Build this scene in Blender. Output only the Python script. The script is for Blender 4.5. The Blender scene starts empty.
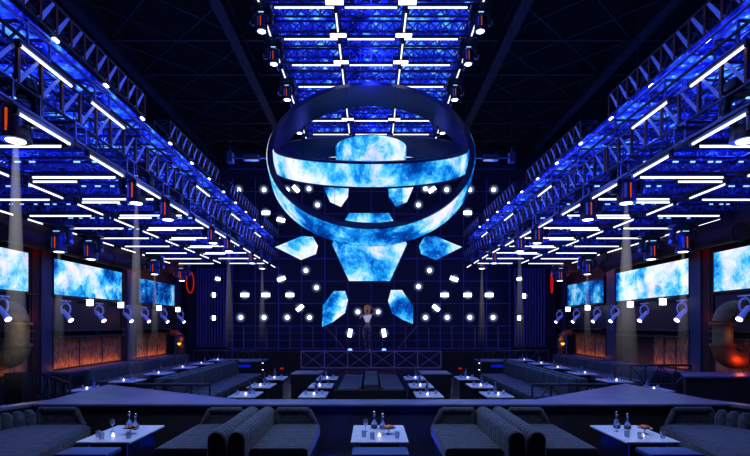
import bpy, bmesh, math, random
from mathutils import Vector, Matrix
random.seed(7)
PI = math.pi
scene = bpy.context.scene
COL = scene.collection
EYE = 2.3
ORD = ['first','second','third','fourth','fifth','sixth','seventh','eighth','ninth','tenth','eleventh','twelfth','thirteenth','fourteenth']
SIDE = {-1: 'left', 1: 'right'}

# ------------------------------------------------------------------ materials
def new_mat(name):
    m = bpy.data.materials.new(name); m.use_nodes = True
    nt = m.node_tree; nt.nodes.clear()
    out = nt.nodes.new('ShaderNodeOutputMaterial')
    return m, nt, out

def surf(name, c1, c2=None, rough=0.5, metal=0.0, scale=6.0, bump=0.0, emis=None, est=0.0, stretch=(1,1,1), spec=0.5, sheen=0.0):
    m, nt, out = new_mat(name)
    b = nt.nodes.new('ShaderNodeBsdfPrincipled')
    tc = nt.nodes.new('ShaderNodeTexCoord'); mp = nt.nodes.new('ShaderNodeMapping')
    mp.inputs['Scale'].default_value = stretch
    nz = nt.nodes.new('ShaderNodeTexNoise'); nz.inputs['Scale'].default_value = scale; nz.inputs['Detail'].default_value = 4
    rp = nt.nodes.new('ShaderNodeValToRGB')
    c2 = c2 or tuple(x*0.6 for x in c1)
    rp.color_ramp.elements[0].position = 0.35; rp.color_ramp.elements[0].color = (*c2, 1)
    rp.color_ramp.elements[1].position = 0.65; rp.color_ramp.elements[1].color = (*c1, 1)
    L = nt.links.new
    L(tc.outputs['Object'], mp.inputs[0]); L(mp.outputs[0], nz.inputs['Vector']); L(nz.outputs['Fac'], rp.inputs[0])
    L(rp.outputs[0], b.inputs['Base Color'])
    b.inputs['Roughness'].default_value = rough; b.inputs['Metallic'].default_value = metal
    b.inputs['Specular IOR Level'].default_value = spec
    if sheen: b.inputs['Sheen Weight'].default_value = sheen
    if emis:
        b.inputs['Emission Color'].default_value = (*emis, 1); b.inputs['Emission Strength'].default_value = est
    if bump:
        bp = nt.nodes.new('ShaderNodeBump'); bp.inputs['Strength'].default_value = bump; bp.inputs['Distance'].default_value = 0.02
        L(nz.outputs['Fac'], bp.inputs['Height']); L(bp.outputs[0], b.inputs['Normal'])
    L(b.outputs[0], out.inputs[0])
    return m

def glow(name, col, st, var=0.12, scale=8):
    m, nt, out = new_mat(name)
    e = nt.nodes.new('ShaderNodeEmission')
    tc = nt.nodes.new('ShaderNodeTexCoord'); nz = nt.nodes.new('ShaderNodeTexNoise'); nz.inputs['Scale'].default_value = scale
    mr = nt.nodes.new('ShaderNodeMapRange'); mr.inputs[3].default_value = st*(1-var); mr.inputs[4].default_value = st*(1+var)
    L = nt.links.new
    L(tc.outputs['Object'], nz.inputs['Vector']); L(nz.outputs['Fac'], mr.inputs[0]); L(mr.outputs[0], e.inputs['Strength'])
    e.inputs['Color'].default_value = (*col, 1)
    L(e.outputs[0], out.inputs[0])
    return m

def galaxy(name, off=0.0, scale=0.8, st=1.0, bias=0.0, stars=0.6, cols=None):
    if cols is None: bias += 0.015; st *= 1.05
    """LED wall showing a blue nebula with stars"""
    m, nt, out = new_mat(name); L = nt.links.new
    tc = nt.nodes.new('ShaderNodeTexCoord'); mp = nt.nodes.new('ShaderNodeMapping')
    mp.inputs['Location'].default_value = (off, off*1.7, off*0.6)
    L(tc.outputs['Object'], mp.inputs[0])
    n1 = nt.nodes.new('ShaderNodeTexNoise'); n1.inputs['Scale'].default_value = scale*1.5
    n1.inputs['Detail'].default_value = 11; n1.inputs['Roughness'].default_value = 0.74; n1.inputs['Distortion'].default_value = 0.35
    L(mp.outputs[0], n1.inputs['Vector'])
    n2 = nt.nodes.new('ShaderNodeTexNoise'); n2.inputs['Scale'].default_value = scale*0.55; n2.inputs['Detail'].default_value = 2
    L(mp.outputs[0], n2.inputs['Vector'])
    # sum of a broad and a fine noise, contrast raised about the middle
    a1 = nt.nodes.new('ShaderNodeMath'); a1.operation='MULTIPLY_ADD'; a1.inputs[1].default_value=0.95; a1.inputs[2].default_value=-0.46
    a2 = nt.nodes.new('ShaderNodeMath'); a2.operation='MULTIPLY_ADD'; a2.inputs[1].default_value=1.0
    L(n1.outputs['Fac'], a1.inputs[0]); L(n2.outputs['Fac'], a2.inputs[0]); L(a1.outputs[0], a2.inputs[2])
    rp = nt.nodes.new('ShaderNodeValToRGB'); cr = rp.color_ramp
    cols = cols or [(0.30,(0.0,0.02,0.16)),(0.42,(0.0,0.10,0.48)),(0.50,(0.01,0.32,0.86)),(0.57,(0.10,0.62,0.98)),(0.66,(0.60,0.82,1.0)),(0.76,(0.92,0.95,1.0))]
    while len(cr.elements) < len(cols): cr.elements.new(0.5)
    for e, (p, c) in zip(cr.elements, cols):
        e.position = min(1, max(0, p - bias)); e.color = (*c, 1)
    L(a2.outputs[0], rp.inputs[0])
    vo = nt.nodes.new('ShaderNodeTexVoronoi'); vo.inputs['Scale'].default_value = 7.0
    L(mp.outputs[0], vo.inputs['Vector'])
    lt = nt.nodes.new('ShaderNodeMapRange'); lt.inputs[1].default_value = 0.05; lt.inputs[2].default_value = 0.22
    lt.inputs[3].default_value = stars; lt.inputs[4].default_value = 0.0
    L(vo.outputs['Distance'], lt.inputs[0])
    mx = nt.nodes.new('ShaderNodeMix'); mx.data_type = 'RGBA'; mx.blend_type = 'ADD'
    L(lt.outputs[0], mx.inputs[0]); L(rp.outputs[0], mx.inputs[6]); mx.inputs[7].default_value = (0.7,0.85,1,1)
    # LED module seams
    br = nt.nodes.new('ShaderNodeTexBrick'); br.offset = 0; br.inputs['Scale'].default_value = 1.0
    e = nt.nodes.new('ShaderNodeEmission'); e.inputs['Strength'].default_value = st
    # patches turning towards violet
    n3 = nt.nodes.new('ShaderNodeTexNoise'); n3.inputs['Scale'].default_value = scale*1.1; n3.inputs['Detail'].default_value = 3
    mp3 = nt.nodes.new('ShaderNodeVectorMath'); mp3.operation='ADD'; mp3.inputs[1].default_value=(7.7,3.1,9.9)
    L(mp.outputs[0], mp3.inputs[0]); L(mp3.outputs[0], n3.inputs['Vector'])
    m3 = nt.nodes.new('ShaderNodeMapRange'); m3.inputs[1].default_value=0.5; m3.inputs[2].default_value=0.72; m3.inputs[3].default_value=0; m3.inputs[4].default_value=0.38
    L(n3.outputs['Fac'], m3.inputs[0])
    hm = nt.nodes.new('ShaderNodeMix'); hm.data_type='RGBA'; hm.blend_type='MULTIPLY'
    L(m3.outputs[0], hm.inputs[0]); L(mx.outputs[2], hm.inputs[6]); hm.inputs[7].default_value=(1.0,0.55,1.0,1)
    L(hm.outputs[2], e.inputs['Color']); L(e.outputs[0], out.inputs[0])
    nt.nodes.remove(br)
    return m

def beam_mat(name, col, st, length):
    """lit haze: emissive volume fading away from the lamp (object origin at the lens, beam along -Z)"""
    m, nt, out = new_mat(name); L = nt.links.new
    tc = nt.nodes.new('ShaderNodeTexCoord'); sp = nt.nodes.new('ShaderNodeSeparateXYZ')
    mr = nt.nodes.new('ShaderNodeMapRange'); mr.inputs[1].default_value = 0; mr.inputs[2].default_value = -length
    mr.inputs[3].default_value = 1; mr.inputs[4].default_value = 0
    pw = nt.nodes.new('ShaderNodeMath'); pw.operation = 'POWER'; pw.inputs[1].default_value = 1.9
    mu = nt.nodes.new('ShaderNodeMath'); mu.operation = 'MULTIPLY'; mu.inputs[1].default_value = st
    e = nt.nodes.new('ShaderNodeEmission'); e.inputs['Color'].default_value = (*col, 1)
    L(tc.outputs['Object'], sp.inputs[0]); L(sp.outputs['Z'], mr.inputs[0]); L(mr.outputs[0], pw.inputs[0]); L(pw.outputs[0], mu.inputs[0])
    L(mu.outputs[0], e.inputs['Strength']); L(e.outputs[0], out.inputs['Volume'])
    return m

M = {}
M['black'] = surf('black_paint', (0.012,0.012,0.016), rough=0.7)
M['wall'] = surf('dark_wall', (0.018,0.016,0.026), (0.010,0.009,0.015), rough=0.8, scale=2, bump=0.2)
M['wallred'] = surf('dark_red_wall', (0.06,0.014,0.016), (0.025,0.008,0.012), rough=0.7, scale=3)
M['ceil'] = surf('dark_ceiling', (0.002,0.002,0.004), rough=0.95)
M['girder'] = surf('girder_paint', (0.018,0.018,0.03), rough=0.6)
M['floor'] = surf('dark_floor', (0.02,0.021,0.03), (0.012,0.012,0.018), rough=0.25, scale=3)
M['column'] = surf('column_steel', (0.035,0.06,0.15), (0.025,0.045,0.12), rough=0.5, scale=2)
M['truss'] = surf('truss_metal', (0.16,0.20,0.60), (0.09,0.12,0.42), rough=0.45, metal=0.3)
M['blade'] = surf('truss_brace_paint', (0.34,0.44,0.80), (0.26,0.36,0.72), rough=0.5)  # pale tone holds the lit look of the hall-side diagonals
M['trussdark'] = surf('truss_dark_metal', (0.045,0.055,0.15), rough=0.4, metal=0.5)
M['trussred'] = surf('truss_oxide_upright', (0.10,0.018,0.02), rough=0.5)
M['housing'] = surf('fixture_housing', (0.035,0.045,0.085), rough=0.35, metal=0.4)
M['housing_lit'] = surf('fixture_barrel_paint', (0.45,0.50,0.85), rough=0.35, metal=0.2, emis=(0.15,0.2,0.8), est=0.25)  # own faint blue glow stands in for light falling on the barrel
M['tube'] = glow('tube_glow', (0.88,0.91,1.0), 1.7)
M['lampw'] = glow('lamp_glow', (0.90,0.96,1.0), 5.0)
M['lampsq'] = glow('square_lamp_glow', (0.95,0.97,1.0), 3.0)
M['orange'] = glow('orange_slot_glow', (1.0,0.13,0.015), 0.55)
M['amber'] = glow('amber_lamp_glow', (1.0,0.45,0.05), 2.2)
M['red'] = glow('red_lamp_glow', (0.9,0.02,0.02), 0.5)
M['blueled'] = glow('blue_led_glow', (0.01,0.02,1.0), 0.45)
M['deepblue'] = glow('deep_blue_glow', (0.005,0.01,0.30), 0.8)
M['cyanled'] = glow('cyan_led_glow', (0.35,0.65,1.0), 1.2)
M['fabric'] = surf('charcoal_velvet', (0.075,0.090,0.115), (0.030,0.036,0.05), rough=0.75, scale=14, bump=0.5, sheen=0.3)
M['leather'] = surf('dark_leather', (0.022,0.024,0.034), rough=0.5)
M['midseat'] = surf('grey_green_upholstery', (0.075,0.105,0.125), (0.03,0.042,0.06), rough=0.6, scale=3, stretch=(0.6,6,1))
M['table'] = surf('white_tabletop', (0.72,0.76,0.86), (0.62,0.67,0.80), rough=0.25, scale=3)
M['pedestal'] = surf('dark_pedestal', (0.02,0.02,0.035), rough=0.4)
M['bluebench'] = surf('blue_bench_top', (0.05,0.12,0.35), (0.03,0.08,0.26), rough=0.4)
M['ledge'] = surf('ledge_top', (0.16,0.19,0.32), (0.11,0.135,0.24), rough=0.35, scale=2)
M['partition'] = surf('partition_panel', (0.055,0.048,0.055), (0.035,0.032,0.04), rough=0.6, stretch=(8,1,1))
M['rail'] = surf('rail_metal', (0.08,0.09,0.13), rough=0.4, metal=0.4)
M['bluerail'] = surf('blue_rail_paint', (0.05,0.07,0.18), rough=0.5)
M['grid'] = surf('scaffold_paint', (0.05,0.06,0.26), (0.035,0.04,0.2), rough=0.5, emis=(0.02,0.025,0.28), est=0.12)  # weak blue emission painted in so the bars look lit
M['backwall'] = surf('stage_wall', (0.006,0.007,0.04), (0.003,0.004,0.02), rough=0.7, scale=1, emis=(0.004,0.004,0.06), est=0.14)  # faint emission brightens the wall, which is no light source
M['purple'] = surf('purple_brace_paint', (0.16,0.12,0.30), rough=0.5, emis=(0.09,0.06,0.22), est=0.25)  # violet emission imitates stage light on the braces
M['ringdark'] = surf('ring_casing', (0.035,0.038,0.16), (0.022,0.025,0.10), rough=0.3, metal=0.3, scale=1)
M['pipeyellow'] = surf('ochre_pipe_paint', (0.30,0.22,0.07), (0.17,0.12,0.05), rough=0.5, scale=5)
M['pipeorange'] = surf('rusty_pipe_paint', (0.42,0.12,0.04), (0.24,0.08,0.03), rough=0.5, scale=5)  # orange also carries the light at the right pipe's lower elbow
M['skin'] = surf('skin', (0.55,0.32,0.22), (0.48,0.27,0.18), rough=0.5)
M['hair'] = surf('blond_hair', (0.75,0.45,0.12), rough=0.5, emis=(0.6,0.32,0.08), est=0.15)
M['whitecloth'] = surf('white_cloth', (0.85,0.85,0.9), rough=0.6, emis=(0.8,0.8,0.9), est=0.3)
M['hose'] = surf('patterned_hose', (0.35,0.20,0.20), (0.05,0.04,0.08), rough=0.5, scale=9)
M['fruit'] = surf('orange_snack', (0.85,0.35,0.15), (0.5,0.12,0.05), rough=0.5, scale=30)
M['candle'] = glow('candle_glow', (1.0,0.85,0.8), 5.0)
M['silver'] = surf('silver_tray', (0.6,0.62,0.7), rough=0.2, metal=1.0)
def glass(name, col, rough=0.03):
    m, nt, out = new_mat(name); b = nt.nodes.new('ShaderNodeBsdfPrincipled')
    nz = nt.nodes.new('ShaderNodeTexNoise'); nz.inputs['Scale'].default_value = 10
    mr = nt.nodes.new('ShaderNodeMapRange'); mr.inputs[3].default_value = rough; mr.inputs[4].default_value = rough*2.5
    nt.links.new(nz.outputs['Fac'], mr.inputs[0]); nt.links.new(mr.outputs[0], b.inputs['Roughness'])
    b.inputs['Base Color'].default_value = (*col, 1); b.inputs['Transmission Weight'].default_value = 0.75
    b.inputs['IOR'].default_value = 1.4
    nt.links.new(b.outputs[0], out.inputs[0]); return m
M['glass'] = glass('clear_glass', (0.80,0.86,1.0))
M['bottleglass'] = glass('blue_bottle_glass', (0.35,0.45,0.75))
M['liquor'] = surf('amber_liquor', (0.30,0.14,0.04), rough=0.15)
# rusty wall panel lit from below: the lighting comes from real lamps
M['rust'] = surf('rusted_plate', (0.42,0.20,0.10), (0.13,0.06,0.04), rough=0.7, scale=9, bump=0.4, stretch=(1,1,0.5))
M['navy'] = surf('navy_panel', (0.012,0.016,0.05), rough=0.5)
M['slot'] = surf('vent_slot_metal', (0.06,0.07,0.09), rough=0.5)

# ------------------------------------------------------------------ mesh builder
class MB:
    def __init__(s): s.v = []; s.f = []
    def add(s, vs, fs):
        o = len(s.v); s.v += [tuple(v) for v in vs]; s.f += [tuple(i+o for i in f) for f in fs]; return s
    def box(s, a, b, rot=None, c=None):
        x0,y0,z0 = a; x1,y1,z1 = b
        vs = [(x0,y0,z0),(x1,y0,z0),(x1,y1,z0),(x0,y1,z0),(x0,y0,z1),(x1,y0,z1),(x1,y1,z1),(x0,y1,z1)]
        if rot is not None:
            c = Vector(c or ((x0+x1)/2,(y0+y1)/2,(z0+z1)/2)); vs = [c + rot @ (Vector(v)-c) for v in vs]
        return s.add(vs, [(3,2,1,0),(4,5,6,7),(0,1,5,4),(1,2,6,5),(2,3,7,6),(3,0,4,7)])
    def rbox(s, a, b, r=0.05, n=3, bump=None):
        """box with rounded edges, as a bmesh bevel"""
        bm = bmesh.new(); t = MB().box(a, b)
        vv = [bm.verts.new(v) for v in t.v]; [bm.faces.new([vv[i] for i in f]) for f in t.f]
        bmesh.ops.bevel(bm, geom=bm.edges[:], offset=r, segments=n, profile=0.5, affect='EDGES')
        bm.verts.index_update()
        s.add([v.co[:] for v in bm.verts], [[v.index for v in f.verts] for f in bm.faces]); bm.free(); return s
    def ring(s, c, u, w, r, n):
        return [c + u*(r*math.cos(2*PI*k/n)) + w*(r*math.sin(2*PI*k/n)) for k in range(n)]
    def tube(s, p, q, r=0.02, r2=None, n=6, cap=True):
        p = Vector(p); q = Vector(q); d = (q-p).normalized()
        u = d.orthogonal().normalized(); w = d.cross(u); r2 = r if r2 is None else r2
        vs = s.ring(p,u,w,r,n) + s.ring(q,u,w,r2,n)
        fs = [(k,(k+1)%n,n+(k+1)%n,n+k) for k in range(n)]
        if cap: fs += [tuple(range(n-1,-1,-1)), tuple(range(n,2*n))]
        return s.add(vs, fs)
    def path(s, pts, rs, n=10):
        pts = [Vector(p) for p in pts]; rs = rs if isinstance(rs,(list,tuple)) else [rs]*len(pts)
        d0 = (pts[1]-pts[0]).normalized(); u = d0.orthogonal().normalized(); vs = []
        for i,p in enumerate(pts):
            d = (pts[min(i+1,len(pts)-1)]-pts[max(i-1,0)]).normalized()
            u = (u - d*u.dot(d)).normalized(); w = d.cross(u); vs += s.ring(p,u,w,rs[i],n)
        fs = [(i*n+k, i*n+(k+1)%n, (i+1)*n+(k+1)%n, (i+1)*n+k) for i in range(len(pts)-1) for k in range(n)]
        fs += [tuple(range(n-1,-1,-1)), tuple((len(pts)-1)*n+k for k in range(n))]
        return s.add(vs, fs)
    def lathe(s, prof, c=(0,0,0), n=20, axis='z'):
        vs = []; c = Vector(c)
        for r,z in prof:
            for k in range(n):
                a = 2*PI*k/n; vs.append(c+Vector((r*math.cos(a), r*math.sin(a), z)))
        m = len(prof)
        fs = [(i*n+k, i*n+(k+1)%n, (i+1)*n+(k+1)%n, (i+1)*n+k) for i in range(m-1) for k in range(n)]
        fs += [tuple(range(n-1,-1,-1)), tuple((m-1)*n+k for k in range(n))]
        return s.add(vs, fs)
    def prism(s, poly, z0, z1):
        n = len(poly); vs = [(x,y,z0) for x,y in poly]+[(x,y,z1) for x,y in poly]
        return s.add(vs, [tuple(range(n-1,-1,-1)), tuple(range(n,2*n))]+[(k,(k+1)%n,n+(k+1)%n,n+k) for k in range(n)])
    def truss(s, p, q, w, h, bays, rc=0.025, rd=0.014, up=(0,0,1), part='all'):
        """box truss between p and q; p,q are the centres of the lower face"""
        p = Vector(p); q = Vector(q); d = (q-p)/bays; up = Vector(up); sd = d.cross(up).normalized()*(w/2); uh = up*h
        cs = [-sd, sd, sd+uh, -sd+uh]
        if part in ('all','chord'):
            for c in cs: s.tube(p+c, q+c, rc, n=6)
        if part in ('all','brace'):
            for i in range(bays):
                a = p+d*i; b = p+d*(i+1)
                if i % 2: a, b = b, a
                for j in range(4): s.tube(a+cs[j], b+cs[(j+1)%4], rd, n=4, cap=False)
            for i in range(bays+1):
                a = p+d*i
                for j in range(4): s.tube(a+cs[j], a+cs[(j+1)%4], rd, n=4, cap=False)
        return s
    def build(s, name, mat, parent=None, smooth=False, loc=None):
        me = bpy.data.meshes.new(name); me.from_pydata(s.v, [], s.f); me.update()
        bm = bmesh.new(); bm.from_mesh(me); bmesh.ops.recalc_face_normals(bm, faces=bm.faces); bm.to_mesh(me); bm.free()
        if smooth:
            me.polygons.foreach_set('use_smooth', [True]*len(me.polygons))
            try: me.set_sharp_from_angle(angle=math.radians(42))
            except Exception: pass
        o = bpy.data.objects.new(name, me); me.materials.append(M[mat] if isinstance(mat,str) else mat)
        COL.objects.link(o)
        if parent: o.parent = parent
        if loc: o.location = loc
        return o

def tag(o, label, cat, group=None, kind=None):
    o['label'] = label; o['category'] = cat
    if group: o['group'] = group
    if kind: o['kind'] = kind
    return o
def thing(name, label, cat, loc=(0,0,0), rz=0, group=None, kind=None):
    o = bpy.data.objects.new(name, None); COL.objects.link(o); o.location = loc; o.rotation_euler = (0,0,rz)
    o.empty_display_size = 0.1
    return tag(o, label, cat, group, kind)
def struct(o, label=None):
    o['kind'] = 'structure'
    if label: o['label'] = label
    return o
def kids(o): return [c for c in ALLKIDS.get(o.name, [])]
def dup(root, loc, rz=None, label=None, group=None, scale=None):
    def cp(o, par):
        c = o.copy(); COL.objects.link(c)
        if par: c.parent = par
        for g in list(o.children): 
            if g.name not in made: cp(g, c)
        return c
    made = set()
    r = cp(root, None); r.location = loc
    if rz is not None: r.rotation_euler = (0,0,rz)
    if scale: r.scale = scale
    if label: r['label'] = label
    if group: r['group'] = group
    return r

# ------------------------------------------------------------------ setting
W = 10.5; YB = 28.5; ZC = 12.3
struct(MB().box((-W-0.3,2.5,-0.2),(W+0.3,YB+0.3,0)).build('floor','floor'), 'dark polished hall floor')
struct(MB().box((-W-0.3,2.5,ZC),(W+0.3,YB+0.3,ZC+0.2)).build('ceiling','ceil'), 'black ceiling high above the hall')
struct(MB().box((-W-0.3,2.5,0),(-W,YB+0.3,ZC)).build('wall_left','wall'), 'dark left side wall')
struct(MB().box((W,2.5,0),(W+0.3,YB+0.3,ZC)).build('wall_right','wall'), 'dark right side wall')
struct(MB().box((-W,YB,0),(W,YB+0.3,ZC)).build('wall_back','backwall'), 'dark navy wall behind the stage')
struct(MB().box((-8.6,4.0,0),(8.6,9.35,0.15)).build('trim_1','floor'), 'raised dark floor under the front booths')

# ceiling girders, faint in the dark
for i,x in enumerate((-8.4,-4.3,4.3,8.4)):
    o = MB().box((x-0.16,6,11.2),(x+0.16,YB,11.3)).box((x-0.16,6,11.75),(x+0.16,YB,11.85)).box((x-0.04,6,11.3),(x+0.04,YB,11.75)).build('ceiling_girder','girder')
    tag(o, ['dark lengthwise roof girder over the left side wall bays','dark lengthwise roof girder left of the central light grid','dark lengthwise roof girder right of the central light grid','dark lengthwise roof girder over the right side wall bays'][i],'girder','roof girders')
for j in range(9):
    y = 9.5+2.2*j
    mb = MB()
    mb.box((-W,y-0.05,11.45),(W,y+0.05,11.6))
    for sx in (-1,1):
        for (xa,xb) in ((3.95,6.2),(6.2,8.4)):
            if j < 8:
                mb.tube((sx*xa,y,11.5),(sx*xb,y+2.2,11.5),0.035,n=4); mb.tube((sx*xb,y,11.5),(sx*xa,y+2.2,11.5),0.035,n=4)
    tag(mb.build('roof_purlin','girder'), f'dark cross braced roof purlin under the ceiling, {ORD[j]} from the front','purlin','roof purlins')

# ------------------------------------------------------------------ side walls
def screen(name, a, b, matn, label, sx):
    # a,b: (y0,z0),(y1,z1) on the wall
    t = thing(name, label, 'screen', (sx*(W-0.06), (a[0]+b[0])/2, a[1]))
    hy = (b[0]-a[0])/2; h = b[1]-a[1]
    MB().box((-0.02,-hy,0),(0.02,hy,h)).build('display_panel', matn, t)
    f = MB()
    for (p,q) in (((-0.03,-hy-0.05,-0.05),(0.05,hy+0.05,0)),((-0.03,-hy-0.05,h),(0.05,hy+0.05,h+0.05)),((-0.03,-hy-0.05,0),(0.05,-hy,h)),((-0.03,hy,0),(0.05,hy+0.05,h))):
        f.box(p,q)
    f.build('frame','black',t)
    return t
for sx in (-1,1):
    sd = SIDE[sx]
    g1 = galaxy('nebula_big_'+sd, off=3.1 if sx<0 else 12.6, scale=1.1, st=0.95, bias=0.05, stars=0.35)
    g2 = galaxy('nebula_far_'+sd, off=7.3 if sx<0 else 20.2, scale=1.0, st=0.75, bias=-0.07, stars=0.8)
    g3 = galaxy('nebula_near_'+sd, off=15.7 if sx<0 else 5.9, scale=1.0, st=0.9, bias=0.02 , stars=0.4)
    screen('led_screen', (16.4,3.31),(20.9 if sx<0 else 21.25,4.49), g1, f'long bright blue nebula screen in the middle bay of the {sd} wall', sx)
    screen('led_screen', (22.4,3.31),(26.5,4.40), g2, f'dark blue starry screen in the far bay of the {sd} wall', sx)
    screen('led_screen', (10.8,3.31),(15.2,4.49), g3, f'blue nebula screen nearest the camera on the {sd} wall', sx)
    for i,(y0,y1) in enumerate(((15.8,16.33),(21.35,22.1),(26.9,27.4))):
        c = MB().box((-0.09,y0,0),(0.02,y1,5.4)).box((-0.11,y0-0.02,0),(0.02,y1+0.02,0.25)).box((-0.11,y0-0.02,5.15),(0.02,y1+0.02,5.4)).build('wall_column','column')
        c.location = (sx*W,0,0); c.scale=(sx,1,1)
        struct(c, None); c.name = f'trim_{2+i+(0 if sx<0 else 3)}'
        c['label'] = f'blue grey steel column between screens on the {sd} wall, {ORD[i]} from the front'
    for i,(y0,y1) in enumerate(((15.28,15.75),(20.97,21.3))):
        c = MB().box((-0.03,y0,0),(0.03,y1,4.9)).box((-0.05,y0+0.1,0),(-0.03,y0+0.16,4.9)).build('trim_x','wallred'); c.location=(sx*(W-0.02),0,0); c.scale=(sx,1,1)
        c.name = f'trim_{8+i+(0 if sx<0 else 2)}'; struct(c, f'dark red reveal beside a column on the {sd} wall')
    # upper soffit boxes and round duct above the screens
    mb = MB().box((-0.6,9.5,4.95),(0,27.3,5.05)).box((-0.6,9.5,5.05),(-0.55,27.3,5.5))
    o = mb.build('trim_x','wallred'); o.location=(sx*W,0,0); o.scale=(-sx*-1,1,1) if sx>0 else (-1,1,1)
    o.scale = (sx,1,1)
    o.name=f'trim_{12 if sx<0 else 13}'; struct(o, f'dark red soffit above the {sd} wall screens')
    d = thing('air_duct', f'dark round air duct running above the big screen on the {sd} wall', 'duct', (sx*(W-0.75),18.6,4.75))
    MB().tube((0,-5.5,0),(0,2.2,0),0.22,n=20).build('duct_pipe','wallred',d,True)
    for y in (-5.4,-3.6,-1.8,0,2.1): MB().tube((0,y-0.05,0),(0,y+0.05,0),0.25,n=20).build('duct_flange','black',d,True)
    # lower wall panels: navy recess, shelf, rusty plate, ledge
    bays = (('near',10.8,15.2),('middle',16.4,20.9),('far',22.2,25.5))
    for nm,y0,y1 in bays:
        yy0,yy1=y0,y1
        if sx>0 and nm=='middle': y1=18.5
        t = thing('rusted_wall_panel', f'orange lit rusted metal panel below the {nm} screen on the {sd} wall', 'panel', (sx*(W-0.03),(y0+y1)/2,0.85))
        hy=(y1-y0)/2
        MB().box((-0.03,-hy,0),(0.03,hy,1.0)).build('rust_plate','rust',t)
        mb = MB()
        for y in (-hy+0.02,-hy/3,hy/3,hy-0.02): mb.box((-sx*0.03-0.02,y-0.025,0),(-sx*0.03+0.02,y+0.025,1.0))
        mb.build('batten','trussdark',t)
        y0,y1=yy0,yy1; hy=(y1-y0)/2
        t = thing('wall_shelf', f'narrow steel shelf under the {nm} screen on the {sd} wall', 'shelf', (sx*(W-0.14),(y0+y1)/2,1.87))
        MB().box((-0.14,-hy,0),(0.14,hy,0.05)).box((-0.14,-hy,0.22),(0.14,hy,0.27)).build('board','slot',t)
        for y in (-hy*0.9,0,hy*0.9): MB().box((-0.1,y-0.02,0.05),(0.12,y+0.02,0.22)).build('bracket','trussdark',t)
        o = MB().box((-0.02,y0,2.15),(0.0,y1,3.2)).build('trim_x','navy'); o.location=(sx*(W-0.01) if sx<0 else W-0.005,0,0)
        if sx<0: o.location=(-W+0.022,0,0)
        o.name='trim_%d'%(14+bays.index((nm,y0,y1))+(0 if sx<0 else 3)); struct(o, f'navy recess panel under the {nm} screen on the {sd} wall')
        if nm=='near': continue
        # slotted ledge
        t = thing('vent_bench', f'low slotted vent ledge along the {sd} wall below the {nm} rusted panel','ledge',(sx*(W-0.35),(y0+y1)/2,0))
        MB().box((-0.35,-hy-0.2,0),(0.35,hy+0.2,0.72)).build('body','slot',t)
        MB().box((-0.38,-hy-0.2,0.72),(0.35 if sx>0 else 0.38,hy+0.2,0.78)).build('top_board','ledge',t)
        mb = MB(); n=int(2*hy/0.14)
        for k in range(n):
            y=-hy+0.14*k+0.05
            mb.box((-sx*0.36-0.01,y,0.28),(-sx*0.36+0.01,y+0.06,0.6))
        mb.build('slot_grille','black',t)
    # white square lamps under screens
    for i,y in enumerate((17.8,20.0,23.6,25.9) if sx<0 else (17.15,19.3,23.1,25.4)):
        t = thing('square_wall_lamp', f'small glowing white square lamp under the {"middle" if i<2 else "far"} {sd} screen, {"nearer" if i%2==0 else "farther"} one','lamp',(sx*(W-0.5),y,3.10),0,'square lamps under the side screens')
        MB().rbox((-0.02,-0.0,-0.13),(0.02,0.0001+0.0,0.13),0.0001,1).box((-0.115,-0.03,-0.115),(0.115,0,0.115)).build('diffuser','lampsq',t)
        MB().box((-0.15,0,-0.15),(0.15,0.06,0.15)).box((-0.03 if sx>0 else -0.45,0.02,-0.03),(0.45 if sx>0 else 0.03,0.05,0.03)).build('housing','housing',t)
    # lamp rail
    for nm,y0,y1 in bays:
        tag(MB().tube((sx*(W-0.42),y0,3.22),(sx*(W-0.42),y1,3.22),0.02,n=6).tube((sx*(W-0.42),y0+0.2,3.22),(sx*W,y0+0.2,3.22),0.02).tube((sx*(W-0.42),y1-0.2,3.22),(sx*W,y1-0.2,3.22),0.02).build('lamp_rail','trussred'),
            f'thin dark red lamp rail under the {nm} screen on the {sd} wall','rail')

# wall spotlights
def make_wall_spot(sx):
    t = thing('wall_spotlight','','spotlight')
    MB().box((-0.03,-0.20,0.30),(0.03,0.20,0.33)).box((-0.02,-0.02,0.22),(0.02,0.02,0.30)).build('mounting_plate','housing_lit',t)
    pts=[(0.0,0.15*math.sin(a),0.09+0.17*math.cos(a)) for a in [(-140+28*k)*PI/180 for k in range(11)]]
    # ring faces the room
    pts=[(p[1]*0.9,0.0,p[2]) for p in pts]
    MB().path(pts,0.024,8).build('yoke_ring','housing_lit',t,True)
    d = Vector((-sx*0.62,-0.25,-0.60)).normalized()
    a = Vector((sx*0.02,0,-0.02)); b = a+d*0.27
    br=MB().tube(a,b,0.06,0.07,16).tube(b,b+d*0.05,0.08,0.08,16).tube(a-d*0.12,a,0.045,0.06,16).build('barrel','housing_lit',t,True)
    MB().tube(b+d*0.05,b+d*0.055,0.07,n=16).build('lens','lampw',br)
    return t
ys = (13.5,16.3,18.3,20.4,22.0,24.0,26.1)
for sx in (-1,1):
    proto=None
    for i,y in enumerate(ys):
        lab=f'angled wall spotlight with ring yoke on the {SIDE[sx]} wall, {ORD[i]} from the front'
        if sx>0: y=(13.3,16.0,18.2,20.4,22.0,24.2,26.4)[i]
        loc=(sx*9.95,y,2.72)
        if proto is None:
            proto=make_wall_spot(sx); proto.scale=(1.15,1.15,1.15); proto.location=loc; proto['label']=lab; proto['group']='wall spotlights'
        else: dup(proto,loc,None,lab,'wall spotlights')

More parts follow.
